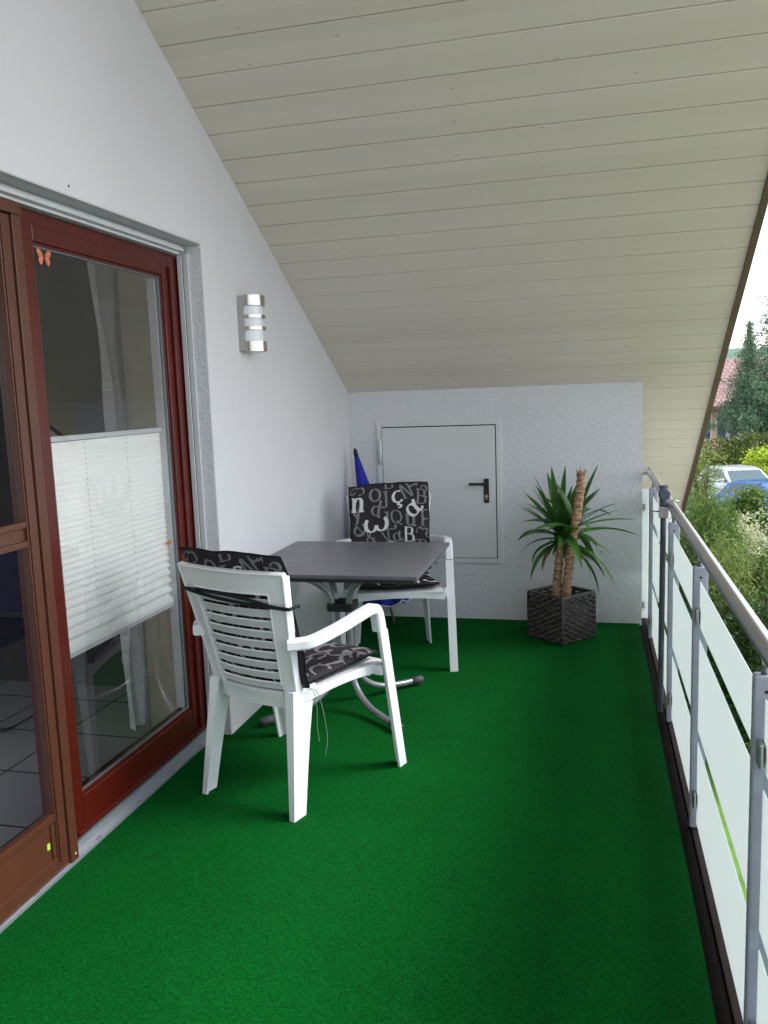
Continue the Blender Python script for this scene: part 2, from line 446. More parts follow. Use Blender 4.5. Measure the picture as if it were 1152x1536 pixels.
# roof: planked soffit below, tiles above, verge board
rt = thing('pitched_roof', 'sloping roof overhang with pale beige painted boards underneath', 'roof', (0, 0, 0))
def slope_matrix(sign, yref, zref):
    # local x along ridge... local y up-slope, local z towards the viewer below
    if sign > 0: m = Matrix(((1, 0, 0), (0, -cA, -sA), (0, sA, -cA)))
    else: m = Matrix(((-1, 0, 0), (0, cA, sA), (0, sA, -cA)))
    return Matrix.Translation((0, yref, zref)) @ m.to_4x4()
def soffit(s0, s1, x0, x1, sign, yref, zref):
    bm = bmesh.new(); n0 = math.floor(s0/PITCH); n1 = math.ceil(s1/PITCH); g = .0032; d = .007
    prof = []
    rnd = random.Random(3)
    for k in range(n0, n1):
        a = k*PITCH+PHASE; b = a+PITCH; o1 = rnd.uniform(-.0009, .0009)
        gg = g*rnd.uniform(.5, 1.25)
        prof += [(a+gg, o1-.0012), (a+gg+.002, o1), (b-gg-.002, o1), (b-gg, o1-.0012), (b-gg*.9, -d), (b+.0005, -d)]
    prof = [p for p in prof if s0 < p[0] < s1]
    ys = [p[0] for p in prof]
    X = [x0, x1] if sign > 0 else [-x1, -x0]
    low = [bm.verts.new((X[0], p[0], p[1])) for p in prof]; hi = [bm.verts.new((X[1], p[0], p[1])) for p in prof]
    for i in range(len(prof)-1): bm.faces.new((low[i], hi[i], hi[i+1], low[i+1]))
    bmesh.ops.recalc_face_normals(bm, faces=bm.faces)
    # closed backing
    box(bm, X[0], ys[0], -.06, X[1], ys[-1], -.0095)
    o = link('soffit_boards', bm, 'soffit', rt); o.matrix_world = slope_matrix(sign, yref, zref); return o
PHASE = ((D-3.585)*SL) % PITCH
soffit(-1.95*SL, (D-RIDGE_Y)*SL, 0, VE, 1, D, ZR)
soffit(-1.95*SL, (D-RIDGE_Y)*SL, 0, VE, -1, 2*RIDGE_Y-D, ZR)
for sign, yref in ((1, D), (-1, 2*RIDGE_Y-D)):
    X = (-6, VE+.045) if sign > 0 else (-VE-.045, 6)
    o = bx('roof_tiles', 'rooftile', rt, X[0], -2.4, -.26, X[1], (D-RIDGE_Y)*SL+.02, -.19); o.matrix_world = slope_matrix(sign, yref, ZR)
    X = (VE+.001, VE+.03) if sign > 0 else (-VE-.03, -VE-.001)
    o = bx('verge_board', 'verge', rt, X[0], -2.35, -.2, X[1], (D-RIDGE_Y)*SL, .018, bev=.003); o.matrix_world = slope_matrix(sign, yref, ZR)
    X = (VE+.031, VE+.05) if sign > 0 else (-VE-.05, -VE-.031)
    o = bx('verge_board', 'verge', rt, X[0], -2.35, -.24, X[1], (D-RIDGE_Y)*SL, -.045, bev=.003); o.matrix_world = slope_matrix(sign, yref, ZR)

# room behind the glass
rm = thing('living_room', 'dim room with grey floor tiles seen through the patio door glass', 'room', (-.35, 2, 0))
def rel(o): o.parent = rm; o.matrix_parent_inverse = Matrix.Translation((.35, -2, 0)); return o
rel(bx('tiled_floor', 'tiles', None, -5, -.5, -.2, XW-.001, 4.0, -.012))
rel(bx('tiled_floor', 'tiles', None, XW, OY0+.01, -.04, -.125, OY1-.01, -.014))
rel(bx('room_wall', 'interior_shade', None, -5.1, 4.0, -.2, XW-.001, 4.1, 2.55))  # far wall, dark by colour to keep the doorway view dim
bm = bmesh.new(); box(bm, -5.1, -.6, -.2, XW-.001, -.5, .15); box(bm, -5.1, -.6, 2.35, XW-.001, -.5, 2.499); box(bm, -5.1, -.6, .151, -4.7, -.5, 2.349); box(bm, -.9, -.6, .151, XW-.001, -.5, 2.349)  # unseen wall, opening added to let daylight brighten the room
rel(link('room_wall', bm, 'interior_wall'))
bm = bmesh.new(); box(bm, -5.2, 2.0, -.2, -5.1, 4.1, 2.55); box(bm, -5.2, -.6, -.2, -5.1, 1.999, .15); box(bm, -5.2, -.6, 2.35, -5.1, 1.999, 2.55)  # second unseen opening, added for more daylight on the tiles
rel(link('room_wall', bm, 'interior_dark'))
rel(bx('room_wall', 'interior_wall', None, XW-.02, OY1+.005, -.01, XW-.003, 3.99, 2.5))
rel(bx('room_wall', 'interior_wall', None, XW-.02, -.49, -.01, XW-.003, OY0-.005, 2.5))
rel(bx('room_ceiling', 'interior_wall', None, -5.1, -.6, 2.5, XW-.001, 4.1, 2.56))
# inner jamb in cream
rel(bx('window_jamb', 'interior_wall', None, -.40, OY1-.03, -.01, -.175, OY1-.005, 2.19))

# ------------------------------------------------------------------ patio door (fixed unit), roller shutter bottom, threshold
pd = thing('patio_door', 'mahogany red framed glass patio door with white shutter profile and a metal threshold', 'patio door', (-.1, 2.85, 0))
def pdp(o): o.matrix_parent_inverse = pd.matrix_basis.inverted(); o.parent = pd; o.matrix_parent_inverse = Matrix.Translation((.1, -2.85, 0)); return o
# frame
bm = bmesh.new()
box(bm, -.17, 3.335, .03, -.108, 3.432, 2.19, bev=.004)      # right jamb
box(bm, -.17, OY0+.02, 2.142, -.108, 3.334, 2.19, bev=.004)  # head
box(bm, -.17, 3.4325, -.01, -.118, 3.442, 2.19)
pdp(link('door_frame', bm, 'red_wood', None))
# leaf: stiles and rails with stepped beads
def leaf(name, y0, y1, z0, z1, st=.078, bot=.14):
    bm = bmesh.new()
    box(bm, -.165, y0, z0, -.092, y0+st, z1, bev=.005)
    box(bm, -.165, y1-st, z0, -.092, y1, z1, bev=.005)
    box(bm, -.164, y0+st+.0005, z0, -.093, y1-st-.0005, z0+bot, bev=.005)
    box(bm, -.164, y0+st+.0005, z1-.052, -.093, y1-st-.0005, z1, bev=.004)
    o = pdp(link(name, bm, 'red_wood', None))
    bm = bmesh.new(); a, b, c, d = y0+st, y1-st, z0+bot, z1-.052; e = .011
    for k, (q0, q1, r0, r1) in enumerate(((a+.001, a+e, c+.001, d-.001), (b-e, b-.001, c+.001, d-.001), (a+e, b-e, c+.001, c+e), (a+e, b-e, d-e, d-.001))):
        box(bm, -.125, q0, r0, -.099, q1, r1, bev=.002)
    p = link('glazing_bead', bm, 'red_wood', o)
    bm = bmesh.new(); a += e; b -= e; c += e; d -= e; e2 = .005
    for (q0, q1, r0, r1) in ((a, a+e2, c, d), (b-e2, b, c, d), (a+e2, b-e2, c, c+e2), (a+e2, b-e2, d-e2, d)):
        box(bm, -.118, q0, r0, -.104, q1, r1)
    link('glass_seal', bm, 'steel_grey', o)
    bm = bmesh.new(); v = [bm.verts.new(q) for q in ((-.110, a, c), (-.110, b, c), (-.110, b, d), (-.110, a, d))]; bm.faces.new(v)
    link('glass_pane', bm, 'pane', o)
    bm = bmesh.new(); box(bm, -.155, b-.013, c, -.119, b-.001, d)     # bright spacer / inner bead seen beyond the glass
    link('spacer', bm, 'white_alu', o)
    return o
leaf('door_leaf', 2.34, 3.333, .055, 2.142)
pdp(bx('leaf_stop', 'red_wood', None, -.091, 3.302, .07, -.080, 3.326, 2.13, bev=.003))
pdp(bx('drip_profile', 'red_wood', None, -.0915, 2.36, .075, -.078, 3.30, .088, bev=.003))
# neighbouring stile between leaf and screen opening + far jamb outside the picture
bm = bmesh.new(); box(bm, -.17, 2.298, .0, -.112, 2.338, 2.141, bev=.003); box(bm, -.17, OY0+.02, .0, -.1, OY0+.1, 2.141, bev=.003)
pdp(link('door_frame', bm, 'red_wood', None))
# roller shutter bottom box and guide
bm = bmesh.new()
box(bm, -.125, OY0+.02, 2.205, -.062, 3.405, 2.222, bev=.003); box(bm, -.125, OY0+.02, 2.193, -.082, 3.405, 2.2045, bev=.003)
box(bm, -.12, OY0+.02, 2.2225, -.078, 3.405, 2.234, bev=.002)
pdp(link('shutter_bottom_bar', bm, 'white_alu', None))
bm = bmesh.new(); box(bm, -.10, 3.428, -.005, -.060, 3.4395, 2.205, bev=.002); box(bm, -.10, 3.406, -.005, -.078, 3.412, 2.192, bev=.002); box(bm, -.085, 3.4125, 0, -.083, 3.4275, 2.192, mi=1)  # dark middle strip stands in for the shaded gap of the guide
pdp(link('shutter_guide_rail', bm, ['white_alu', 'dark_gap'], None))
# threshold: stepped aluminium with slots
bm = bmesh.new()
prism(bm, [(-.12, -.02), (-.0695, -.02), (-.0695, .012), (-.073, .014), (-.078, .014), (-.092, .022), (-.094, .046), (-.12, .048)], 1, 2.345, 3.425)
prism(bm, [(-.12, -.02), (-.0695, -.02), (-.0695, .012), (-.073, .014), (-.12, .014)], 1, OY0+.02, 2.3445)
for k, y in enumerate((2.1, 2.45, 2.72, 2.99, 3.26)):
    box(bm, -.0765, y, .0135, -.0735, y+.03, .0148, mi=1)
pdp(link('threshold', bm, ['bare_alu', 'dark_gap'], None))

# butterfly sticker on the pane
bt = thing('butterfly_sticker', 'small orange butterfly sticker in the upper corner of the patio door glass', 'sticker', (-.1085, 2.492, 2.048))
def wing(poly, mi, dx):
    bm = bmesh.new()
    for sgn in (1, -1):
        A = [bm.verts.new((dx, sgn*y, z)) for y, z in poly]; B = [bm.verts.new((dx+.0006, sgn*y, z)) for y, z in poly]
        bm.faces.new(A if sgn > 0 else A[::-1]); bm.faces.new(B if sgn < 0 else B[::-1])
        for i in range(len(A)): bm.faces.new((A[i], B[i], B[(i+1) % len(A)], A[(i+1) % len(A)]))
    return bm
w1 = [(.002, 0), (.006, .012), (.022, .028), (.037, .027), (.036, .012), (.026, .001), (.03, -.012), (.022, -.026), (.012, -.02), (.004, -.006)]
link('wing', wing(w1, 0, 0), 'butterfly', bt)
bm = bmesh.new(); cyl(bm, (.0016, 0, -.02), (.0016, 0, .014), .0022, 8)
tube(bm, [(.0012, 0, .013), (.0012, .006, .024)], .0006, 5); tube(bm, [(.0012, 0, .013), (.0012, -.006, .024)], .0006, 5)
for sg in (1, -1):
    for a in ((.02, .02), (.03, .012), (.02, -.016)): tube(bm, [(.001, 0, 0), (.001, sg*a[0], a[1])], .0006, 5)
link('body', bm, 'butterfly_dark', bt)

# pleated blind behind the glass
pb = thing('pleated_blind', 'cream pleated blind covering the middle of the patio door glass', 'blind', (-.145, 2.84, 1.06))
by0, by1 = -.445, .452
bm = bmesh.new(); rows = []
z = .375; zz = [z]
while z > -.345:
    t = (.375-z)/.75; z -= .0095+.018*t**4; zz.append(max(z, -.35))
ny = 30
for i, z in enumerate(zz):
    t = i/len(zz); amp = .0013+.0105*t**4; off = amp*(1 if i % 2 else -1)
    sag = lambda u: .004*t*math.sin(PI*u)
    rows.append([bm.verts.new((off, by0+(by1-by0)*k/ny, z-sag(k/ny)+.0012*t*mnoise.noise(Vector((k*.5, i*.7, 0))))) for k in range(ny+1)])
for i in range(len(rows)-1):
    for k in range(ny): bm.faces.new((rows[i][k], rows[i][k+1], rows[i+1][k+1], rows[i+1][k]))
link('pleated_fabric', bm, 'cream_fabric', pb)
bx('top_rail', 'white_alu', pb, -.012, by0, .378, .012, by1+.01, .397, bev=.003)
bx('bottom_rail', 'white_alu', pb, -.013, by0, -.385, .013, by1+.01, -.368, bev=.003)
bx('lower_hem', 'cream_fabric', pb, -.011, by0+.002, -.3675, .011, by1, -.352)
bm = bmesh.new()
for y in (-.16, .12):
    for i in range(1, len(zz)-1, 2): box(bm, .0018+.009*(i/len(zz))**4, y-.0012, zz[i]-.0022, .0034+.009*(i/len(zz))**4, y+.0012, zz[i]+.003)
o = link('cord_hole', bm, 'blind_hole', pb); o['kind'] = 'stuff'
for yy_ in (by1-.005, by0+.01):
    bm = bmesh.new(); cyl(bm, (0, yy_, .398), (0, yy_, .99), .0012, 6); link('tension_cord', bm, 'white_alu', pb)
bm = bmesh.new(); box(bm, -.004, -.035, -.004, .004, .035, .001, bev=.001); box(bm, -.004, -.035, .0015, .004, .02, .006, bev=.001)
o = link('clothes_peg', bm, 'orange', None); o.location = (-.128, 3.246, .962); o.rotation_euler = (rad(12), 0, 0)
tag(o, 'orange plastic clip pinching the edge of the cream blind', 'clip')

# insect screen door in brown aluminium
sd = thing('insect_screen_door', 'brown aluminium insect screen door in front of the open dark doorway', 'screen door', (-.1, 1.4, 0))
def sdp(o): o.parent = sd; o.matrix_parent_inverse = Matrix.Translation((.1, -1.4, 0)); return o
Y0, Y1 = OY0+.11, 2.292
bm = bmesh.new()
box(bm, -.109, Y1+.003, .012, -.070, 2.338, 2.15, bev=.003)                # fixed outer frame strip
box(bm, -.109, OY0+.03, 2.148, -.064, 2.336, 2.186, bev=.003)
box(bm, -.109, OY0+.03, .0142, -.079, 2.336, .03, bev=.002)
sdp(link('outer_frame', bm, 'brown_alu', None))
def rail(bm, y0, y1, z0, z1):
    box(bm, -.104, y0, z0, -.078, y1, z1, bev=.003)
bm = bmesh.new()
box(bm, -.105, Y1-.052, .033, -.077, Y1, 2.145, bev=.003); box(bm, -.077, Y1-.046, .05, -.072, Y1-.036, 2.13, bev=.001)
box(bm, -.105, Y0, .033, -.077, Y0+.052, 2.145, bev=.003)
a, b = Y0+.0525, Y1-.0525
rail(bm, a, b, 2.095, 2.145); rail(bm, a, b, 1.182, 1.202); rail(bm, a, b, 1.12, 1.14); box(bm, -.1, a, 1.1405, -.088, b, 1.1815)
rail(bm, a, b, .195, .222); rail(bm, a, b, .033, .07); box(bm, -.1, a, .0705, -.086, b, .1945)
box(bm, -.086, b-.02, .075, -.080, b-.002, .19, bev=.001)
sdp(link('screen_frame', bm, 'brown_alu', None))
bm = bmesh.new()
for z0, z1 in ((1.203, 2.094), (.223, 1.119)):
    bm.faces.new([bm.verts.new(q) for q in ((-.092, a, z0), (-.092, b, z0), (-.092, b, z1), (-.092, a, z1))])
sdp(link('insect_mesh', bm, 'fly_mesh', None))
sdp(bx('inspection_tag', 'lime', None, -.0855, 2.198, .112, -.0845, 2.213, .134))
sdp(bx('screw_cap', 'white_alu', None, -.0695, 2.315, .035, -.0675, 2.321, .041))

# sheer curtains inside
def curtain(name, label, x, y0, y1, z0, z1, folds, amp):
    bm = bmesh.new(); n = 120; m = 60
    V = []
    for j in range(m+1):
        z = z0+(z1-z0)*j/m; row = []
        for i in range(n+1):
            u = i/n; pinch = 1-.22*math.exp(-((z-1.15)/.55)**2)
            y = y1+(y0-y1)*u*pinch
            row.append(bm.verts.new((x+amp*math.sin(u*folds*2*PI+.5*math.sin(z*2))+.012*math.sin(z*7+u*9), y, z)))
        V.append(row)
    for j in range(m):
        for i in range(n):
            f = bm.faces.new((V[j][i], V[j][i+1], V[j+1][i+1], V[j+1][i])); f.smooth = True
            f.material_index = 1 if (i % 30 in (3, 4) or j % 9 == 4 or j == 0) else 0
    return tag(link(name, bm, ['sheer', 'sheer_band'], None), label, 'curtain')
curtain('sheer_curtain', 'white sheer curtain with square bands hanging inside behind the patio door', -.47, 3.33, 3.56, .03, 2.42, 2.2, .035)
# a dining chair inside in the dark
ic = thing('dining_chair', 'dark dining chair with chrome legs inside the room behind the glass', 'chair', (-1.35, 3.5, -.012))
bx('seat', 'navy', ic, -.22, -.22, .42, .22, .22, .47, bev=.015)
bx('backrest', 'navy', ic, -.22, .19, .5, .22, .23, .95, bev=.015)
for sx in (-1, 1):
    bm = bmesh.new(); tube(bm, smoothpath([(sx*.2, -.2, .42), (sx*.2, -.24, .3), (sx*.2, -.22, .02), (sx*.2, .2, .012), (sx*.2, .23, .1), (sx*.2, .2, .5)]), .012, 8)
    link('leg', bm, 'chrome', ic)

# ------------------------------------------------------------------ wall lamp
wl = thing('wall_lamp', 'brushed steel half round wall lamp with three white opal bands on the left wall', 'wall lamp', (0, 3.872, 1.795))
def halfcyl(bm, z0, z1, r, x0=.03, ry=None, n=24, wall=True):
    ry = ry or r; pts = [(x0+r*math.sin(PI*k/n), -ry*math.cos(PI*k/n)) for k in range(n+1)]
    prism(bm, pts, 2, z0, z1)
bm = bmesh.new(); box(bm, .001, -.076, 0, .0285, .076, .262, bev=.002); autosmooth(link('back_box', bm, 'chrome', wl))
bm = bmesh.new(); halfcyl(bm, .0, .262, .066, x0=.029, ry=.063); autosmooth(link('opal_shade', bm, 'opal', wl))
for z0, z1 in ((-.001, .046), (.101, .115), (.157, .171), (.216, .264)):
    bm = bmesh.new(); n = 28; A = []
    for k in range(n+1):
        a = PI*k/n; A.append((math.sin(a), -math.cos(a)))
    ring = [(.029+.078*c, .074*s_) for c, s_ in A]+[(.029+.071*c, .067*s_) for c, s_ in A[::-1]]
    prism(bm, ring, 2, z0, z1); autosmooth(link('steel_band', bm, 'chrome', wl))

# ------------------------------------------------------------------ small metal door in the storage wall
sm = thing('metal_hatch_door', 'low white metal door with black lever handle in the end wall', 'door', (.63, D, 0))
x0, x1, z0, z1 = .232-.63, 1.022-.63, .43, 1.345
bm = bmesh.new(); fw = .034
for a in ((x0-fw, z0-fw, x0, z1+fw), (x1, z0-fw, x1+fw, z1+fw), (x0+.0005, z1, x1-.0005, z1+fw), (x0+.0005, z0-fw, x1-.0005, z0)):
    box(bm, a[0], -.014, a[1], a[2], .004, a[3], bev=.002)
link('door_frame', bm, 'door_white', sm)
bx('gap_shade_strip', 'dark_gap', sm, x0+.0005, -.003, z0+.0005, x1-.0005, .003, z1-.0005)  # dark sheet painting the shade in the gap round the leaf
lf = bx('door_leaf', 'door_white', sm, x0+.004, -.016, z0+.004, x1-.007, -.004, z1-.007, bev=.002)
hn = bx('handle_plate', 'black', lf, .935-.63, -.024, .815, .970-.63, -.0165, .98, bev=.002)
bm = bmesh.new(); tube(bm, smoothpath([(.953-.63, -.024, .948), (.953-.63, -.062, .948), (.945-.63, -.068, .948), (.84-.63, -.068, .948)], 4), .0095, 10)
link('lever_handle', bm, 'black', lf)
bm = bmesh.new(); cyl(bm, (.953-.63, -.024, .862), (.953-.63, -.029, .862), .011, 18); cyl(bm, (.953-.63, -.024, .845), (.953-.63, -.028, .845), .006, 14)
link('lock_cylinder', bm, 'chrome', lf)
bm = bmesh.new(); cyl(bm, (x0-.010, -.022, 1.09), (x0-.010, -.022, 1.262), .013, 16); cyl(bm, (x0-.010, -.022, 1.175), (x0-.010, -.022, 1.177), .0138, 16)
link('hinge', bm, 'white_alu', sm)

# ------------------------------------------------------------------ railing
RX = 2.01
rl = thing('balcony_railing', 'balcony railing with stainless handrail, blue grey posts and striped frosted glass panels', 'railing', (RX, 2, 0))
def rlp(o, par=None):
    if par is None: o.parent = rl; o.matrix_parent_inverse = Matrix.Translation((-RX, -2, 0))
    else: o.parent = par; o.matrix_parent_inverse = par.matrix_parent_inverse.copy() if False else Matrix.Identity(4)
    return o
bm = bmesh.new(); tube(bm, smoothpath([(RX, cy0, 1.0), (RX, 2, 1.0), (RX, 5.52, 1.003), (RX, 5.60, 1.004), (RX-.012, 5.655, 1.004), (RX-.03, 5.665, 1.004), (W+.002, 5.668, 1.004)], 6), .0215, 18)
rlp(link('handrail', bm, 'stainless', None))
posts = [-2.55, -1.45, -.35, .75, 1.84, 2.955, 3.93, 5.29]
for y in posts:
    bm = bmesh.new(); box(bm, 1.986, y-.015, -.002, 2.034, y+.015, .94, bev=.005)
    # drip hole near the top of the end face
    bm2 = bmesh.new(); cyl(bm2, (2.01, y-.0152, .905), (2.01, y-.0156, .905), .0042, 12)
    p = rlp(link('post', bm, 'post', None))
    h = link('hole', bm2, 'black', p)
    bm2 = bmesh.new(); cyl(bm2, (2.01, y, .9405), (2.01, y, .985), .009, 12); link('rail_pin', bm2, 'stainless', p)
    for zc in (.115, .775):
        for sg in (-1, 1):
            bm2 = bmesh.new(); box(bm2, 1.992, y+sg*.016, zc-.027, 2.0025, y+sg*.05, zc+.027, bev=.004); box(bm2, 2.0135, y+sg*.016, zc-.027, 2.024, y+sg*.05, zc+.027, bev=.004)
            link('glass_clamp', bm2, 'stainless', p)
def panel(y0, y1, x=2.008, axis='y'):
    bm = bmesh.new(); th = .0024
    bands = [(.022, .318, 0), (.318, .365, 1), (.365, .690, 0), (.690, .736, 1), (.736, .892, 0)]
    if axis == 'y':
        for a, b, mi in bands: box(bm, x-th/2, y0, a, x+th/2, y1, b, mi=mi)
    else:
        for a, b, mi in bands: box(bm, y0, x-th/2, a, y1, x+th/2, b, mi=mi)
    # remove the internal faces between bands
    bmesh.ops.remove_doubles(bm, verts=bm.verts, dist=1e-5)
    dup = {}
    for f in bm.faces: dup.setdefault(tuple(round(c, 4) for c in f.calc_center_median()), []).append(f)
    kill = [f for k in dup.values() if len(k) > 1 for f in k]
    bmesh.ops.delete(bm, geom=kill, context='FACES_ONLY')
    return rlp(link('glass_panel', bm, ['frosted', 'clear_glass'], None))
for i in range(len(posts)-1): panel(posts[i]+.022, posts[i+1]-.022)
panel(posts[-1]+.022, 5.655)
rlp(bx('glass_panel', 'frosted', None, W+.004, 5.671, .022, 2.006, 5.679, .892))
for zc in (.115, .775):
    rlp(bx('glass_clamp', 'stainless', None, W+.001, 5.650, zc-.02, W+.022, 5.690, zc+.02, bev=.003))

# parasol tube clamped to the railing
pp = thing('parasol_holder_tube', 'dark grey parasol holder tube with round knob clamped beside the handrail', 'parasol holder', (1.967, 4.05, .0))
bm = bmesh.new(); cyl(bm, (0, 0, 0), (.0065, 0, 1.0), .0135, 16); autosmooth(link('tube', bm, simple('dark blue grey tube', lin(62, 68, 80), .4), pp))
bm = bmesh.new(); cyl(bm, (.0065, 0, 1.0), (.0065, 0, 1.085), .0185, 16); cyl(bm, (.0065, 0, 1.0853), (.0065, 0, 1.097), .0215, 16); autosmooth(link('collar', bm, simple('slate plastic', lin(70, 78, 92), .5), pp))
bm = bmesh.new(); cyl(bm, (.0065, -.018, 1.058), (.0065, -.046, 1.058), .026, 14); cyl(bm, (.0065, -.0465, 1.058), (.0065, -.052, 1.058), .021, 14); autosmooth(link('knob', bm, simple('slate knob', lin(70, 80, 98), .5), pp), 30)
bm = bmesh.new(); box(bm, -.014, -.022, .945, .028, .020, .998, bev=.004); tube(bm, [(.028, 0, 1.0), (.05, 0, 1.028), (.075, 0, 1.02)], .005, 8)
tube(bm, [(-.014, -.005, .975), (-.05, -.012, .977)], .0035, 8)
link('clamp', bm, 'stainless', pp)

# ------------------------------------------------------------------ monobloc chairs
def zf(z): return -.235-.115*(max(z, .42)-.42)/.52           # backrest lean
def wz(z): return .205+.055*max(0, (z-.42)/.52)**1.3
def BK(u, z): return Vector((u*wz(z), zf(z)+.035*(u*u)-.02, z))   # u in -1..1
def make_chair(label, loc, heading):
    t = thing('garden_chair', label, 'chair', loc, heading, 'white plastic garden armchairs')
    # backrest frame
    bm = bmesh.new()
    slab(bm, BK, -1, 1, .862, .943, 24, 4, .02)
    for s in (-1, 1):
        a, b = (.74, 1.0) if s > 0 else (-1.0, -.74)
        slab(bm, BK, a, b, .40, .862, 4, 20, .02)
        # raised outer flange
        slab(bm, lambda u, z: Vector((s*wz(z)*1.0, zf(z)+.015+u, z)), -.018, .018, .42, .935, 2, 20, .008)
    slab(bm, BK, -.74, .74, .40, .462, 16, 3, .018)
    # raised rim round the back of the frame
    rim = [(-1.0, .44+.48*k/10) for k in range(11)]+[(-.985+1.97*k/16, .944) for k in range(17)]+[(1.0, .92-.48*k/10) for k in range(11)]
    sweep(bm, [BK(u, z)+Vector((0, -.006, 0)) for u, z in rim], (0, 1, .2), rrect(.026, .009, .003))
    rim = [(-.74, .50+.355*k/8) for k in range(9)]+[(-.72+1.44*k/12, .864) for k in range(13)]+[(.74, .855-.355*k/8) for k in range(9)]
    sweep(bm, [BK(u, z)+Vector((0, -.004, 0)) for u, z in rim], (0, 1, .2), rrect(.022, .006, .002))
    o = autosmooth(link('backrest_frame', bm, 'white_plastic', t), 35)
    for k in range(9):
        zc = .487+k*.0423
        def SF(u, v, zc=zc): p = BK(u, zc+v); p.y += -v*.42+.002; return p
        bm = bmesh.new(); slab(bm, SF, -.745, .745, -.0148, .0148, 20, 2, .0075)
        autosmooth(link('slat', bm, 'white_plastic', t), 40)
    # seat
    bm = bmesh.new()
    def SE(u, v): # v 0 rear .. 1 front
        w = .203+.072*v; return Vector((u*w, -.245+.51*v, .455-.012*math.sin(PI*v)*(1-u*u)+.01*v-.02*max(0, v-.9)*10*.6))
    slab(bm, SE, -1, 1, 0, 1, 16, 16, .010)
    o = autosmooth(link('seat', bm, 'white_plastic', t), 40)
    bm = bmesh.new()
    for s in (-1, 1):
        def AP(u, v, s=s): w = .206+.075*u; return Vector((s*w, -.24+.49*u, .462+.008*u-v*(.05-.018*math.sin(PI*u))))
        slab(bm, AP, 0, 1, 0, 1, 14, 2, .009)
    def FA(u, v): return Vector((u*.275, .262-.012*u*u, .462-v*(.055-.02*(1-u*u))))
    slab(bm, FA, -1, 1, 0, 1, 16, 2, .009)
    autosmooth(link('seat_apron', bm, 'white_plastic', t), 40)
    for s in (-1, 1):
        # rear leg: broad L section narrowing to the foot
        bm = bmesh.new(); n = 8; rings = []
        for k in range(n+1):
            q = k/n; z = .475*(1-q); xo = .2125+.0255*q; fr = -.268-.062*q; ff = -.135-.125*q**.8; tb = .040-.016*q; tw = .012
            rings.append([(xo, fr), (xo, ff), (xo-tw, ff), (xo-tw, fr+.012), (xo-tb, fr+.012), (xo-tb, fr)])
            rings[-1] = [bm.verts.new((s*x, y, z)) for x, y in rings[-1]]
        m = 6
        for k in range(n):
            for i in range(m): bm.faces.new((rings[k][i], rings[k][(i+1) % m], rings[k+1][(i+1) % m], rings[k+1][i]))
        bm.faces.new(rings[0]); bm.faces.new(rings[-1][::-1])
        bmesh.ops.recalc_face_normals(bm, faces=bm.faces)
        autosmooth(link('leg', bm, 'white_plastic', t), 30)
        # arm rest, bends down into the front leg
        bm = bmesh.new()
        pth = smoothpath([(s*.222, -.302, .670), (s*.250, -.272, .670), (s*.285, -.225, .674), (s*.308, -.10, .692), (s*.3125, .02, .708), (s*.3135, .095, .7165), (s*.3135, .128, .714), (s*.3135, .148, .700), (s*.3135, .158, .672), (s*.3135, .168, .62)], 5)
        sweep(bm, pth, (1, 0, 0), lambda q: rrect(.048-.003*q, .040+.012*max(0, q-.55)/.45, .007))
        autosmooth(link('armrest', bm, 'white_plastic', t), 35)
        # front leg: L section, outer flange and front web
        bm = bmesh.new(); rings = []; n = 8
        for k in range(n+1):
            q = k/n; z = .6195*(1-q); fc = .168+.112*q; hw = .026; xo = .336; xi = .291
            fr, ff = fc-hw, fc+hw
            pr = [(xo, fr), (xo, ff), (xi, ff), (xi, ff-.013), (xo-.011, ff-.013), (xo-.011, fr)]
            rings.append([bm.verts.new((s*x, y, z)) for x, y in pr])
        for k in range(n):
            for i in range(m): bm.faces.new((rings[k][i], rings[k][(i+1) % m], rings[k+1][(i+1) % m], rings[k+1][i]))
        bm.faces.new(rings[0]); bm.faces.new(rings[-1][::-1])
        # bracket from the seat side to the leg
        box(bm, min(s*.268, s*.318), .165, .425, max(s*.268, s*.318), .222, .466, bev=.006)
        bmesh.ops.recalc_face_normals(bm, faces=bm.faces)
        autosmooth(link('leg', bm, 'white_plastic', t), 30)
    return t
H0 = math.atan2(-.326, .945)                   # +y of the chair turned to its heading
H1 = math.atan2(-.276, -.961)
chair1 = make_chair('white plastic slatted armchair seen from behind, nearest to the camera by the red door', (.463, 3.105, 0), H0)
chair2 = make_chair('white plastic armchair facing the camera behind the table, against the end wall', (.506, 4.689, 0), H1)

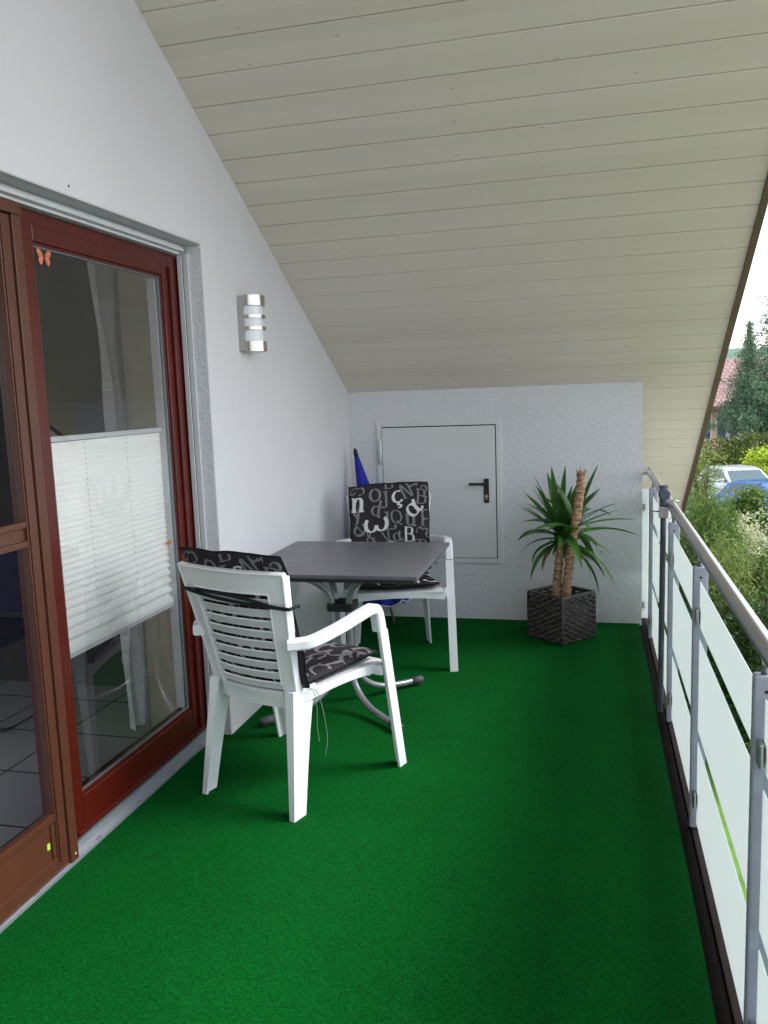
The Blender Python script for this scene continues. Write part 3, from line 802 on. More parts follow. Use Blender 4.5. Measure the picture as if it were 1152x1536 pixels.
# ------------------------------------------------------------------ cushions with a letter print
def arc(cx, cy, rx, ry, a0, a1, n=14): return [(cx+rx*math.cos(rad(a0+(a1-a0)*i/n)), cy+ry*math.sin(rad(a0+(a1-a0)*i/n))) for i in range(n+1)]
G = {
 'n': [[(.12, 0), (.12, .62)], [(.12, .42), (.2, .56), (.32, .62), (.42, .56), (.46, .42), (.46, 0)], [(.0, 0), (.24, 0)], [(.36, 0), (.58, 0)], [(.0, .62), (.12, .62)]],
 'o': [arc(.32, .32, .28, .32, 0, 360, 24)],
 'O': [arc(.42, .5, .38, .48, 0, 360, 28)],
 'J': [[(.38, 1), (.38, .2), (.3, .03), (.16, .0), (.06, .1)], [(.2, 1), (.56, 1)]],
 'C': [arc(.42, .5, .38, .48, 50, 310, 24), [(.68, .98), (.68, .74)]],
 'c': [arc(.32, .36, .27, .3, 55, 320, 20), [(.32, .05), (.30, -.06), (.42, -.12), (.38, -.22), (.24, -.24)]],
 'B': [[(.12, 0), (.12, 1)], [(0, 1), (.4, 1), (.58, .9), (.58, .62), (.4, .54), (.12, .54)], [(.4, .54), (.66, .42), (.66, .12), (.44, 0), (0, 0)]],
 'a': [arc(.3, .3, .24, .28, 20, 340, 18), [(.62, .66), (.5, .34), (.52, .08), (.64, .0), (.76, .1)]],
 'L': [[(.16, 1), (.16, 0)], [(0, 0), (.6, 0), (.66, .22)], [(0, 1), (.34, 1)]],
 'Q': [arc(.42, .5, .38, .48, 0, 360, 28), [(.4, .2), (.6, .0), (.86, -.14)]],
 'u': [[(.1, .62), (.1, .18), (.18, .03), (.34, .02), (.46, .16)], [(.46, .62), (.46, 0), (.6, 0)], [(0, .62), (.1, .62)], [(.36, .62), (.46, .62)]],
 'p': [[(.12, .62), (.12, -.34)], arc(.34, .32, .24, .3, 150, -150, 18), [(0, -.34), (.26, -.34)]],
 'd': [[(.5, 1), (.5, 0), (.62, 0)], arc(.3, .31, .24, .3, 30, 330, 18), [(.38, 1), (.5, 1)]],
 'y': [[(.08, .62), (.3, .05)], [(.54, .62), (.3, .05), (.16, -.26), (.02, -.28)], [(0, .62), (.2, .62)], [(.44, .62), (.62, .62)]],
 'V': [[(.08, 1), (.38, 0), (.7, 1)], [(-.04, 1), (.22, 1)], [(.58, 1), (.82, 1)]],
 'N': [[(.12, 0), (.12, 1), (.66, 0), (.66, 1)], [(0, 0), (.26, 0)], [(.54, 1), (.8, 1)]],
 '3': [arc(.3, .74, .24, .24, 150, -80, 14), arc(.3, .27, .28, .27, 80, -150, 16)],
 'S': [arc(.32, .74, .24, .24, 40, 270, 14)+arc(.32, .26, .26, .26, 90, -140, 14)[1:]],
 'w': [arc(.28, .3, .24, .3, 130, 350, 16), arc(.72, .3, .24, .3, 190, 410, 16)],
 '&': [[(.8, 0), (.2, .7), (.24, .96), (.42, .96), (.46, .74), (.1, .36), (.1, .1), (.3, 0), (.56, .14), (.7, .44)]],
 'e': [[(.06, .32), (.56, .32)], arc(.32, .32, .26, .3, 0, 310, 20)],
 'f': [[(.46, .9), (.34, 1), (.22, .86), (.22, 0)], [(.04, .6), (.42, .6)], [(.08, 0), (.38, 0)]],
 'T': [[(.4, 1), (.4, 0)], [(.02, .8), (.06, 1), (.74, 1), (.78, .8)], [(.26, 0), (.54, 0)]],
 'R': [[(.12, 0), (.12, 1)], [(0, 1), (.42, 1), (.6, .9), (.6, .64), (.42, .52), (.12, .52)], [(.36, .52), (.7, 0), (.84, 0)], [(0, 0), (.26, 0)]],
}
def ribbon(pts, size, ox, oy, rot, wide, mirror=False):
    P = [Vector((p[0], p[1], 0)) for p in pts]
    Q = smoothpath(P, 5) if 2 < len(P) < 10 else ([P[0].lerp(P[1], k/10) for k in range(11)] if len(P) == 2 else P)
    c, s = math.cos(rot), math.sin(rot); out = []
    for i, q in enumerate(Q):
        T = (Q[min(i+1, len(Q)-1)]-Q[max(i-1, 0)]).normalized(); N = Vector((-T.y, T.x, 0))
        h = (.034+.10*abs(T.y)**1.3*wide)*.5+.008
        pr = []
        for sg in (1, -1):
            a = q+N*h*sg; x, y = a.x*size, a.y*size; pr.append((ox+c*x-s*y, oy+s*x+c*y))
        out.append(pr)
    return out
def cushion_pad(name, parent, FN, T, letters, back=None, nu=44, nv=48, seams=(), tw=1.0):
    """FN(u,v)->(pos,normal); T thickness; letters lists (ch,u,v,size,rot,tone) in metres over half sizes hu,hv"""
    hu, hv = FN.hu, FN.hv
    def puff(u, v):
        e = (1-abs(u)**5)*(1-abs(v)**5); e = max(e, 0)**.5
        for sv, dep, wd in seams: e *= 1-dep*math.exp(-((v-sv)/wd)**2)
        return T*.5*e*(1+.22*mnoise.noise(Vector((u*2.4+hu*9, v*2.4, T*20)))+.10*mnoise.noise(Vector((u*6, v*6, 3))))
    verts = []; faces = []; mids = []
    def P(u, v, side, lift=0):
        p, n = FN(u, v); return p+n*(puff(u, v)+lift)*side
    for side in (1, -1):
        base = len(verts)
        for j in range(nv+1):
            for i in range(nu+1):
                verts.append(P(-1+2*i/nu, -1+2*j/nv, side))
        for j in range(nv):
            for i in range(nu):
                a = base+j*(nu+1)+i; q = (a, a+1, a+nu+2, a+nu+1); faces.append(q if side > 0 else q[::-1]); mids.append(0)
    for side, ls in ((1, letters), (-1, back or [])):
        for li, (ch, ou, ov, size, rot, tone) in enumerate(ls):
            lift = .0009+.00012*(li % 9)+(.0006 if tone == 2 else 0)
            for st in G[ch]:
                rb = ribbon(st, size, ou, ov, rot, 1.0 if tone == 1 else 1.15)
                prev = None
                for pr in rb:
                    cur = []
                    for (x, y) in (pr[0], ((pr[0][0]+pr[1][0])/2, (pr[0][1]+pr[1][1])/2), pr[1]):
                        u, v = x/hu, y/hv
                        if side < 0: u = -u
                        ok = abs(u) <= .985 and abs(v) <= .985
                        u = max(-.985, min(.985, u)); v = max(-.985, min(.985, v))
                        cur.append((len(verts), ok)); verts.append(P(u, v, side, lift))
                    if prev:
                        for k in (0, 1):
                            if all(x[1] for x in (cur[k], cur[k+1], prev[k], prev[k+1])):
                                faces.append((prev[k][0], prev[k+1][0], cur[k+1][0], cur[k][0])); mids.append(tone)
                    prev = cur
    o = raw(name, verts, faces, ['cush', 'let_grey', 'let_light'], parent, True, mids)
    # piping round the rim
    bm = bmesh.new(); ring = []
    N = 40
    for a, b in (((-1, -1), (1, -1)), ((1, -1), (1, 1)), ((1, 1), (-1, 1)), ((-1, 1), (-1, -1))):
        for k in range(N//2): q = k/(N//2); ring.append(FN(a[0]+(b[0]-a[0])*q, a[1]+(b[1]-a[1])*q)[0])
    ring.append(ring[0]); tube(bm, ring, .0032, 6, False)
    link('piping', bm, 'piping', o)
    return o
def fit(ch, cx_, cy_, h, rot, tone):
    """letter centred at (cx_, cy_) with height h in metres"""
    xs = [p[0] for st in G[ch] for p in st]; ys = [p[1] for st in G[ch] for p in st]
    sz = h/(max(ys)-min(ys)+.03); mx = (max(xs)+min(xs))/2*sz; my = (max(ys)+min(ys))/2*sz
    c, n_ = math.cos(rot), math.sin(rot)
    return (ch, cx_-(c*mx-n_*my), cy_-(n_*mx+c*my), sz, rot, tone)
BACK = []
for ch, px, py, hp, rot, tone in (('S', 490, 262, 70, .3, 1), ('L', 645, 240, 72, .15, 1), ('c', 780, 258, 60, 1.2, 1), ('n', 477, 345, 74, -.06, 2), ('o', 575, 307, 62, .1, 1), ('J', 630, 332, 84, .08, 1),
        ('c', 700, 335, 88, .12, 2), ('N', 748, 292, 74, .35, 1), ('B', 826, 322, 74, -.08, 1), ('y', 470, 405, 80, .15, 1), ('d', 583, 372, 84, -.28, 1), ('a', 788, 378, 74, .75, 2),
        ('L', 650, 440, 88, .0, 1), ('Q', 688, 428, 80, .05, 1), ('u', 768, 438, 62, .03, 1), ('p', 848, 432, 84, .04, 1), ('w', 572, 460, 68, .08, 2), ('e', 482, 478, 62, 2.2, 1),
        ('&', 540, 522, 62, .1, 1), ('V', 632, 522, 56, .35, 1), ('a', 695, 522, 48, .2, 1), ('B', 755, 512, 72, -.05, 2), ('3', 833, 502, 64, 1.2, 1),
        ('R', 480, 570, 70, .2, 2), ('O', 570, 590, 70, .3, 1), ('e', 655, 580, 70, -.4, 2), ('f', 730, 590, 80, .3, 1), ('T', 810, 580, 75, -.2, 1),
        ('N', 480, 655, 70, -.2, 1), ('Q', 560, 665, 70, .5, 2), ('n', 650, 660, 60, .4, 1), ('S', 730, 670, 74, -.3, 2), ('d', 820, 660, 78, .3, 1), ('o', 870, 520, 40, 0, 1)):
    BACK.append(fit(ch, -.243+(px-430)/440*.486, .262-(py-250)/860, hp/860, rot, tone))
BACK += [fit('3', .225, .21, .07, .4, 1), fit('e', -.225, .24, .05, .6, 1)]
SEAT = []
sr = random.Random(4); chars = 'CfSeBL3&wNQTaRJduVnOyp'
k_ = 0
for rj in range(5):
    for ci in range(5):
        SEAT.append(fit(chars[k_ % len(chars)], -.195+.098*ci+sr.uniform(-.012, .012), .19-.096*rj+sr.uniform(-.012, .012), sr.uniform(.078, .108), sr.uniform(-.6, .6), 2 if (k_*7) % 5 in (0, 2) else 1)); k_ += 1
def make_cushion(label, loc, heading, skew, seat_letters, back_letters, near):
    t = thing('chair_cushion', label, 'cushion', loc, heading, 'letter print chair cushions')
    def FB(u, v):
        z = .745+v*.262+skew*u; y = zf(z)+.026+.018*u*u
        if z > .93: y -= (z-.93)*.35
        x = u*.243*(1+.02*v)+.006*mnoise.noise(Vector((v*3, u*1.2, 4+loc[1])))
        z += .009*mnoise.noise(Vector((u*2.4, v*1.3, loc[1])))+.006*v*(1-u*u); y += .012*mnoise.noise(Vector((u*2, v*2, 9+loc[1])))
        return Vector((x, y, z)), Vector((0, .978, .21))
    FB.hu, FB.hv = .243, .262
    # local x to the chair's right; print reads correctly from the front => mirror u
    def FBm(u, v): return FB(-u, v)
    FBm.hu, FBm.hv = FB.hu, FB.hv
    cushion_pad('back_pad', t, FBm, .05, back_letters, [(a, b, c, d, e, f) for a, b, c, d, e, f in back_letters], seams=((.12, .25, .03),) if near else ())
    def FS(u, v):
        w = .228+.022*v
        return Vector((-u*w, .005-v*.232, .487+.004*u*u-.01*v)) if False else Vector((u*w, .012+v*.238, .49+.006*v)), Vector((0, 0, 1))
    FS.hu, FS.hv = .235, .238
    cushion_pad('seat_pad', t, FS, .052, seat_letters, None, seams=((.0, .2, .03),))
    if near:
        # black elastic round the chair back, two loops crossing
        bm = bmesh.new()
        for dz, sg in ((0, 0), (.0, 1)):
            pts = [(u*wz(.86)*1.03, zf(.85)-.02+.035*u*u-.018-(.003*sg), .845-.03*(u*.5+.5)+sg*.022*math.sin(PI*(u*.5+.5))*(1 if u < .5 else max(0, (1-u)*2))) for u in [-1.04+2.08*k/24 for k in range(25)]]
            pts = [(pts[0][0], pts[0][1]+.06, pts[0][2])]+pts+[(pts[-1][0], pts[-1][1]+.06, pts[-1][2])]
            sweep(bm, pts, (0, .2, 1), rrect(.013, .003, .001))
        link('elastic_strap', bm, 'strap', t)
    for k, (dx, l) in enumerate(((0, .20), (.012, .26))):
        bm = bmesh.new(); x = .235+dx*.3; y = -.195+dx
        tube(bm, smoothpath([(x-.02, y, .47), (x+.012, y+.005, .46), (x+.018+dx, y+.012, .40), (x+.012+dx*2, y+.016+dx, .46-l*.7), (x+.016+dx, y+.02, .46-l)]), .0014, 5)
        link('tie_cord', bm, 'cord', t)
    return t
SEATN = SEAT[::-1]
make_cushion('charcoal letter print cushion on the near armchair, its printed top edge above the chair back', (.463, 3.105, 0), H0, 0, SEATN, BACK, True)
make_cushion('letter print cushion on the far armchair, its whole printed back facing the camera', (.506, 4.689, 0), H1, -.006, SEAT, BACK, False)

# ------------------------------------------------------------------ folding table
tb = thing('folding_table', 'square dark grey bistro table on a silver folding tube base', 'table', (.45, 4.0, 0))
bm = bmesh.new(); box(bm, -.44, -.44, .732, .44, .44, .75, bev=.0035); link('table_top', bm, 'hpl', tb)
bm = bmesh.new(); box(bm, -.425, -.425, .712, .425, .425, .7315, bev=.004); link('top_underframe', bm, 'hpl_edge', tb)
ang = rad(3)
cx, cy = -.02, -.097
for k, (sx, sy) in enumerate(((1, 1), (1, -1), (-1, 1), (-1, -1))):
    lg = []
    c0, s0 = math.cos(ang), math.sin(ang)
    def R2(a, b, z): return (cx+a*c0-b*s0, cy+a*s0+b*c0, z)
    q = .045
    pts = [R2(sx*.25, sy*.25, .70), R2(sx*.16, sy*.16, .694), R2(sx*.085, sy*.085, .64), R2(sx*q, sy*q, .55), R2(sx*q, sy*q, .40), R2(sx*q, sy*q, .22), R2(sx*.07, sy*.07, .12), R2(sx*.14, sy*.14, .055), R2(sx*.23, sy*.23, .034), R2(sx*.30, sy*.30, .03)]
    bm = bmesh.new(); tube(bm, smoothpath(pts, 5), .0165, 12); l = link('leg', bm, 'tube_grey', tb)
    bm = bmesh.new(); tube(bm, [R2(sx*.29, sy*.29, .03), R2(sx*.335, sy*.335, .027), R2(sx*.342, sy*.342, .022)], [.021, .021, .014], 12)
    tube(bm, [R2(sx*.325, sy*.325, .018), R2(sx*.325, sy*.325, .0)], .013, 10)
    link('foot_cap', bm, 'plastic_cap', l)
bm = bmesh.new(); box(bm, cx-.066, cy-.066, .50, cx+.066, cy+.066, .545, bev=.012); link('clamp_block', bm, 'black', tb)
bm = bmesh.new(); box(bm, cx-.062, cy-.062, .25, cx+.062, cy+.062, .275, bev=.008); link('clamp_block', bm, 'steel_grey', tb)
bm = bmesh.new(); cyl(bm, (cx+.05, cy-.03, .215), (cx+.13, cy-.07, .20), .008, 10); box(bm, cx+.12, cy-.085, .185, cx+.15, cy-.055, .222, bev=.006); cyl(bm, (cx+.13, cy-.07, .222), (cx+.13, cy-.07, .236), .011, 10)
link('locking_knob', bm, 'white_alu', tb)
for x, y in ((-.33, -.39), (.3, -.38)):
    bm = bmesh.new(); tube(bm, smoothpath([(x-.04, y, .71), (x-.03, y-.01, .695), (x+.03, y-.01, .695), (x+.04, y, .71)], 4), .007, 8); link('latch', bm, 'black', tb)

# ------------------------------------------------------------------ closed blue beach parasol leaning in the corner
pa = thing('closed_parasol', 'closed royal blue beach parasol with white scalloped edge leaning in the corner', 'parasol', (.34, 5.34, .0))
A = Vector((0, 0, .02)); Bt = Vector((-.258, .105, 1.20)); ax = (Bt-A).normalized()
bm = bmesh.new(); cyl(bm, A, A+(Bt-A)*.985, .009, 10); link('pole', bm, 'tube_grey', pa)
e1 = ax.cross(Vector((0, 1, 0))).normalized(); e2 = ax.cross(e1)
bm = bmesh.new(); rings = []; nf = 64; L = (Bt-A).length; bmt = bmesh.new(); edge = []
for j in range(28):
    q = j/27; d = L*(.975-.84*q); r = .012+.085*min(1, q*1.4)**.9+.09*max(0, q-.6)
    if q > .93: r += .02
    ring = []
    for i in range(nf):
        a = 2*PI*i/nf; f = 1+.22*min(1, q*2)*math.sin(a*8+q*1.3)+.05*math.sin(a*19+q*3)
        dd = d-(.03*abs(math.sin(a*4)) if j == 27 else 0)
        p = A+ax*dd+(e1*math.cos(a)+e2*math.sin(a))*r*f; ring.append(bm.verts.new(p))
        if j == 27: edge.append(p.copy())
    rings.append(ring)
for j in range(27):
    for i in range(nf):
        f = bm.faces.new((rings[j][i], rings[j][(i+1) % nf], rings[j+1][(i+1) % nf], rings[j+1][i])); f.smooth = True
cn = link('canopy', bm, 'umb', pa)
bm = bmesh.new(); tube(bm, edge+[edge[0]], .0045, 6, False); link('edging', bm, 'umb_trim', cn)
bm = bmesh.new(); tube(bm, [A+ax*(L*.965), A+ax*L*.99, A+ax*(L+.012)], [.015, .016, .007], 12); link('tip', bm, 'black', pa)

# ------------------------------------------------------------------ rattan planter and yucca
pl = thing('rattan_planter', 'square black woven rattan planter turned cornerwise by the end wall', 'planter', (1.457, 5.245, 0), rad(49))
bm = bmesh.new(); hs = .146; hh = .30
box(bm, -hs+.006, -hs+.006, .004, hs-.006, hs-.006, hh-.05)
# woven strands: each a bowed strip, alternating over and under the stakes
nz = 17; stakes = 9
for face in range(4):
    m = Matrix.Rotation(face*PI/2, 4, 'Z')
    for r in range(nz):
        z0 = .008+(hh-.02)*r/nz; z1 = z0+(hh-.02)/nz*.88; prev = None; n = stakes*4
        for k in range(n+1):
            x = -hs+.004+(2*hs-.008)*k/n; ph = math.sin(PI*(k/4+(r % 2))); off = -hs-.0015-.0095*ph
            cur = [bm.verts.new(m @ Vector((x, off+.0035, z0))), bm.verts.new(m @ Vector((x, off, (z0+z1)/2))), bm.verts.new(m @ Vector((x, off+.0035, z1)))]
            if prev:
                for q in (0, 1):
                    f = bm.faces.new((prev[q], cur[q], cur[q+1], prev[q+1])); f.smooth = True
            prev = cur
autosmooth(link('woven_body', bm, 'rattan', pl), 60)
bm = bmesh.new()
for a in ((-hs-.004, -hs-.004, hs+.004, -hs+.014), (-hs-.004, hs-.014, hs+.004, hs+.004), (-hs-.004, -hs+.0145, -hs+.014, hs-.0145), (hs-.014, -hs+.0145, hs+.004, hs-.0145)):
    box(bm, a[0], a[1], hh-.012, a[2], a[3], hh+.003, bev=.004)
for sx in (-1, 1):
    for sy in (-1, 1): box(bm, sx*hs-.006, sy*hs-.006, .001, sx*hs+.006, sy*hs+.006, hh-.0125, bev=.003)
link('rim', bm, 'rattan', pl)
bm = bmesh.new(); box(bm, -hs+.0145, -hs+.0145, hh-.0495, hs-.0145, hs-.0145, hh-.035); link('soil', bm, 'soil', pl)

yu = thing('yucca_palm', 'yucca palm with two bare stems and a spiky green rosette in the rattan planter', 'plant', (1.457, 5.245, .25))
def stem(name, pts, r0, r1):
    bm = bmesh.new(); P = smoothpath(pts, 16); n = len(P)
    rr = [(r0+(r1-r0)*i/(n-1))*(1+.09*math.sin(i*1.35)+.07*mnoise.noise(Vector((i*.6, r0*99, 0)))) for i in range(n)]
    tube(bm, P, rr, 16); o = link(name, bm, 'bark', yu)
    me = o.data
    for v in me.vertices: v.co += Vector((mnoise.noise(v.co*60), mnoise.noise(v.co*60+Vector((5, 0, 0))), 0))*.004
    return P[-1]
s1 = stem('stem', [(-.03, -.055, -.0), (-.022, -.05, .12), (-.01, -.04, .26), (.0, -.03, .40)], .029, .024)
s2 = stem('stem', [(.028, -.075, -.0), (.05, -.082, .22), (.085, -.09, .45), (.115, -.085, .65), (.128, -.08, .79)], .028, .026)
bm = bmesh.new(); tube(bm, [(.124, -.08, .785), (.128, -.08, .802), (.132, -.082, .815)], [.031, .029, .012], 10)
for k in range(7):
    a = k*.9; tube(bm, [(.128+.02*math.cos(a), -.08+.02*math.sin(a), .80), (.128+.035*math.cos(a), -.08+.03*math.sin(a), .82+.008*(k % 3))], .003, 5)
link('cut_stub', bm, 'bark', yu)
def leafblade(bm, base, az, el, L, w, droop, twist=0):
    n = 12; d = Vector((math.cos(az)*math.cos(el), math.sin(az)*math.cos(el), math.sin(el))); p = Vector(base); side = Vector((-math.sin(az), math.cos(az), 0))
    side = (side*math.cos(twist)+d.cross(side)*math.sin(twist)).normalized(); prev = None
    for k in range(n+1):
        q = k/n; ww = w*(.45+.55*math.sin(min(1, q*2.2)*PI/2))*(1-max(0, (q-.35)/.65)**2.2)
        nrm = d.cross(side).normalized()
        cur = [bm.verts.new(p-side*ww*.5+nrm*ww*.16), bm.verts.new(p.copy()), bm.verts.new(p+side*ww*.5+nrm*ww*.16)]
        if prev:
            for i in (0, 1):
                f = bm.faces.new((prev[i], prev[i+1], cur[i+1], cur[i])); f.smooth = True
        prev = cur
        d = (d+Vector((0, 0, -1))*droop*(.3+q)/n*2).normalized(); p = p+d*(L/n)
rr = random.Random(11)
def rosette(base, n, Lr, elr, seed, azb=None):
    r = random.Random(seed)
    for k in range(n):
        az = k*2.399+r.uniform(-.25, .25); q = k/n
        el = elr[0]+(elr[1]-elr[0])*q+r.uniform(-.12, .12); L = r.uniform(*Lr)
        droop = max(.12, .9-.85*math.sin(max(el, 0)))*r.uniform(.35, 1.6)
        if math.cos(az) > -.2 and math.sin(az) < .0 and el > .3: az += 2.2
        if math.sin(az) < -.6 and el < .25: el = .25+r.uniform(.1, .6); L *= .7
        if r.random() < .3: L *= r.uniform(.6, .85)
        if azb is not None: az = azb+(k/(n-1)-.5)*azb_w+r.uniform(-.2, .2)
        # the wall behind keeps the leaves bent sideways
        dy = math.sin(az)*math.cos(el)*L
        if dy > .26: L *= .26/dy
        bm = bmesh.new(); leafblade(bm, (base[0]+.012*math.cos(az), base[1]+.012*math.sin(az), base[2]-.05+.11*q), az, el, L, r.uniform(.034, .056), droop, r.uniform(-.5, .5))
        link('leaf', bm, 'dry_leaf' if k in (1, 6) and n > 30 else 'yucca', yu)
rosette(s1, 54, (.25, .45), (-.5, 1.35), 5)
rosette((.088, -.06, .46), 24, (.24, .40), (-.45, 1.1), 9)

# ------------------------------------------------------------------ outside: ground, cars, house, trees
bm = bmesh.new(); gn = 40
V = [[None]*(gn+1) for _ in range(gn+1)]
for j in range(gn+1):
    for i in range(gn+1):
        x = -400+1200*(i/gn); y = -300+1100*(j/gn)
        V[j][i] = bm.verts.new((x, y, GROUND-.05))
for j in range(gn):
    for i in range(gn): bm.faces.new((V[j][i], V[j][i+1], V[j+1][i+1], V[j+1][i]))
struct(link('ground', bm, 'ground'))
bm = bmesh.new(); box(bm, 2.7, 3, GROUND-.2, 5.2, 26.5, GROUND-.03); struct(link('lawn', bm, 'lawn'))
bm = bmesh.new(); box(bm, -20, 24, GROUND-.3, 40, 37.0, GROUND-.02); struct(link('street', bm, 'asphalt'))
bm = bmesh.new(); box(bm, 5.21, 3, GROUND-.2, 7.2, 26.5, GROUND-.02); struct(link('garden_path', bm, 'asphalt'))
bm = bmesh.new()     # rolling hill far away
hv = []
for j in range(13):
    row = []
    for i in range(61):
        x = -300+900*i/60; y = 330+260*j/12
        h = (6+10*math.sin(j/12*PI*.8))*(1+.35*mnoise.noise(Vector((x*.012, y*.006, 2))))+2.2*mnoise.noise(Vector((x*.06, y*.06, 0)))
        row.append(bm.verts.new((x, y, GROUND-4+(h+9)*min(1, j/3))))
    hv.append(row)
for j in range(12):
    for i in range(60): bm.faces.new((hv[j][i], hv[j][i+1], hv[j+1][i+1], hv[j+1][i])).smooth = True
struct(link('hill', bm, 'hill'))

def car(name, label, paint, loc, rz):
    t = thing(name, label, 'car', loc, rz, 'cars parked beyond the garden')
    L = 4.3; hw = .87
    low = [(-2.15, .35), (-2.12, .75), (-2.0, .88), (-1.6, .93), (1.15, .95), (1.75, .86), (2.08, .72), (2.15, .45), (2.12, .25), (1.75, .2)]
    prof = [(2.12, .25)] 
    bm = bmesh.new()
    body = [(-2.13, .28), (-2.15, .55), (-2.08, .80), (-1.9, .90), (-1.0, .94), (0, .95), (.95, .96), (1.6, .86), (2.02, .70), (2.13, .5), (2.1, .28)]
    secs = []
    for (q, s_) in ((-1, .90), (-.96, 1), (-.5, 1.0), (.5, 1.0), (.96, 1), (1, .90)):
        secs.append([bm.verts.new((x*(1-.015*(abs(q) > .97)), q*hw, .25+(z-.25)*(s_ if z > .5 else 1))) for x, z in body])
    for a, b in zip(secs, secs[1:]):
        for i in range(len(body)-1): bm.faces.new((a[i], a[i+1], b[i+1], b[i]))
        bm.faces.new((a[-1], a[0], b[0], b[-1]))
    bm.faces.new(secs[0][::-1]); bm.faces.new(secs[-1])
    autosmooth(link('body', bm, paint, t), 35)
    cab = [(-1.75, .92), (-1.35, 1.34), (-1.0, 1.44), (.1, 1.46), (.45, 1.38), (1.15, .95)]
    bm = bmesh.new(); s2 = []
    for q, z_ in ((-1, 0), (-.8, 1), (.8, 1), (1, 0)):
        s2.append([bm.verts.new((x, q*hw*(.96 if z_ == 0 else 1)*(.97-.16*((z-.92)/.54)), z if z_ else .92+(z-.92)*.965)) for x, z in cab])
    for a, b in zip(s2, s2[1:]):
        for i in range(len(cab)-1): bm.faces.new((a[i], a[i+1], b[i+1], b[i]))
    bm.faces.new(s2[0][::-1]); bm.faces.new(s2[-1])
    autosmooth(link('cabin', bm, paint, t), 35)
    def yy(z): return hw*.96*(.97-.16*((z-.92)/.54))+.004
    for s in (-1, 1):
        for w in ([(-1.45, 1.0), (-1.15, 1.33), (-.55, 1.37), (-.52, 1.0)], [(-.44, 1.0), (-.47, 1.37), (.05, 1.38), (.32, 1.33), (.9, 1.0)]):
            bm = bmesh.new(); A = [bm.verts.new((x, s*(yy(z)+.004), z)) for x, z in w]; Bq = [bm.verts.new((x, s*(yy(z)-.02), z)) for x, z in w]
            bm.faces.new(A); bm.faces.new(Bq[::-1])
            for i in range(4): bm.faces.new((A[i], A[(i+1) % 4], Bq[(i+1) % 4], Bq[i]))
            link('side_window', bm, 'car_glass', t)
    for nm, (xa, za, xb, zb) in (('windscreen', (.50, 1.355, 1.10, .985)), ('rear_window', (-1.39, 1.315, -1.70, .985))):
        bm = bmesh.new(); o_ = .012; sg = 1 if nm == 'windscreen' else -1
        v = [bm.verts.new(p) for p in ((xa+sg*o_, -.60, za+o_), (xa+sg*o_, .60, za+o_), (xb+sg*o_, .70, zb+o_), (xb+sg*o_, -.70, zb+o_))]; f = bm.faces.new(v)
        r = bmesh.ops.extrude_face_region(bm, geom=[f]); bmesh.ops.translate(bm, verts=[g for g in r['geom'] if isinstance(g, bmesh.types.BMVert)], vec=(-sg*.02, 0, -.02))
        link(nm, bm, 'car_glass', t)
    for x in (-1.3, 1.35):
        for s in (-1, 1):
            bm = bmesh.new(); cyl(bm, (x, s*.70, .32), (x, s*.885, .32), .32, 24); wv = autosmooth(link('wheel', bm, 'tyre', t))
            bm = bmesh.new(); cyl(bm, (x, s*.84, .32), (x, s*.893, .32), .21, 18); link('rim', bm, 'stainless', wv)
    for s in (-1, 1):
        bx('headlight', 'opal', t, 1.98, s*.62-.15, .58, 2.135, s*.62+.15, .70, bev=.02)
        bx('tail_lamp', 'lamp_red', t, -2.155, s*.66-.12, .62, -2.0, s*.66+.12, .80, bev=.02)
        bx('mirror', paint, t, .62, s*.90-.08, .98, .78, s*.90+.08, 1.1, bev=.02)
car('parked_car', 'silver parked car half hidden by shrubs beyond the railing', 'car_silver', (6.95, 33.8, GROUND), rad(-74))
car('parked_car', 'blue parked car in front of the silver one beyond the railing', 'car_blue', (7.25, 28.6, GROUND), rad(-62))

# house far behind
hs_ = thing('neighbour_house', 'peach rendered house with reddish tiled roof beyond the garden', 'house', (9.5, 46, GROUND))
bm = bmesh.new(); box(bm, -6, 0, 0, 6, 9, 3.45); link('wall', bm, 'peach', hs_)
bm = bmesh.new()
prism(bm, [(-.8, 3.5), (4.5, 6.0), (9.8, 3.5), (9.8, 3.35), (4.5, 5.8), (-.8, 3.35)], 0, -6.6, -.25)
for v in bm.verts: pass
rf = link('roof', bm, 'rooftile', hs_)
bm = bmesh.new(); prism(bm, [(-.8, 3.5), (4.5, 6.0), (9.8, 3.5), (9.8, 3.35), (4.5, 5.8), (-.8, 3.35)], 0, -.2, 6.6); link('roof', bm, 'rooftile', hs_)
bx('eave_board', 'eave_brown', hs_, -6.62, -.84, 3.2, 6.62, -.79, 3.47)
bm = bmesh.new(); box(bm, -1.75, 1.9, 4.6, -1.25, 2.4, 6.35); box(bm, -1.82, 1.83, 6.351, -1.18, 2.47, 6.45); link('chimney', bm, 'eave_brown', rf)
bm = bmesh.new(); prism(bm, [(-3.6, 4.2), (-2.6, 5.25), (-1.95, 4.55), (-1.95, 4.2)], 1, .9, 2.6); link('dormer', bm, 'eave_brown', rf)
for x, w in ((-2.13, .26), (-1.45, .42), (-.86, .40), (-.2, .42), (1.2, .5), (2.6, .5), (-4.2, .6)):
    wf = bx('window', 'far_white', hs_, x-w/2-.07, -.05, 1.72, x+w/2+.07, .02, 3.16)
    bx('pane', 'far_glass', wf, x-w/2, -.06, 1.8, x+w/2, -.045, 3.09)

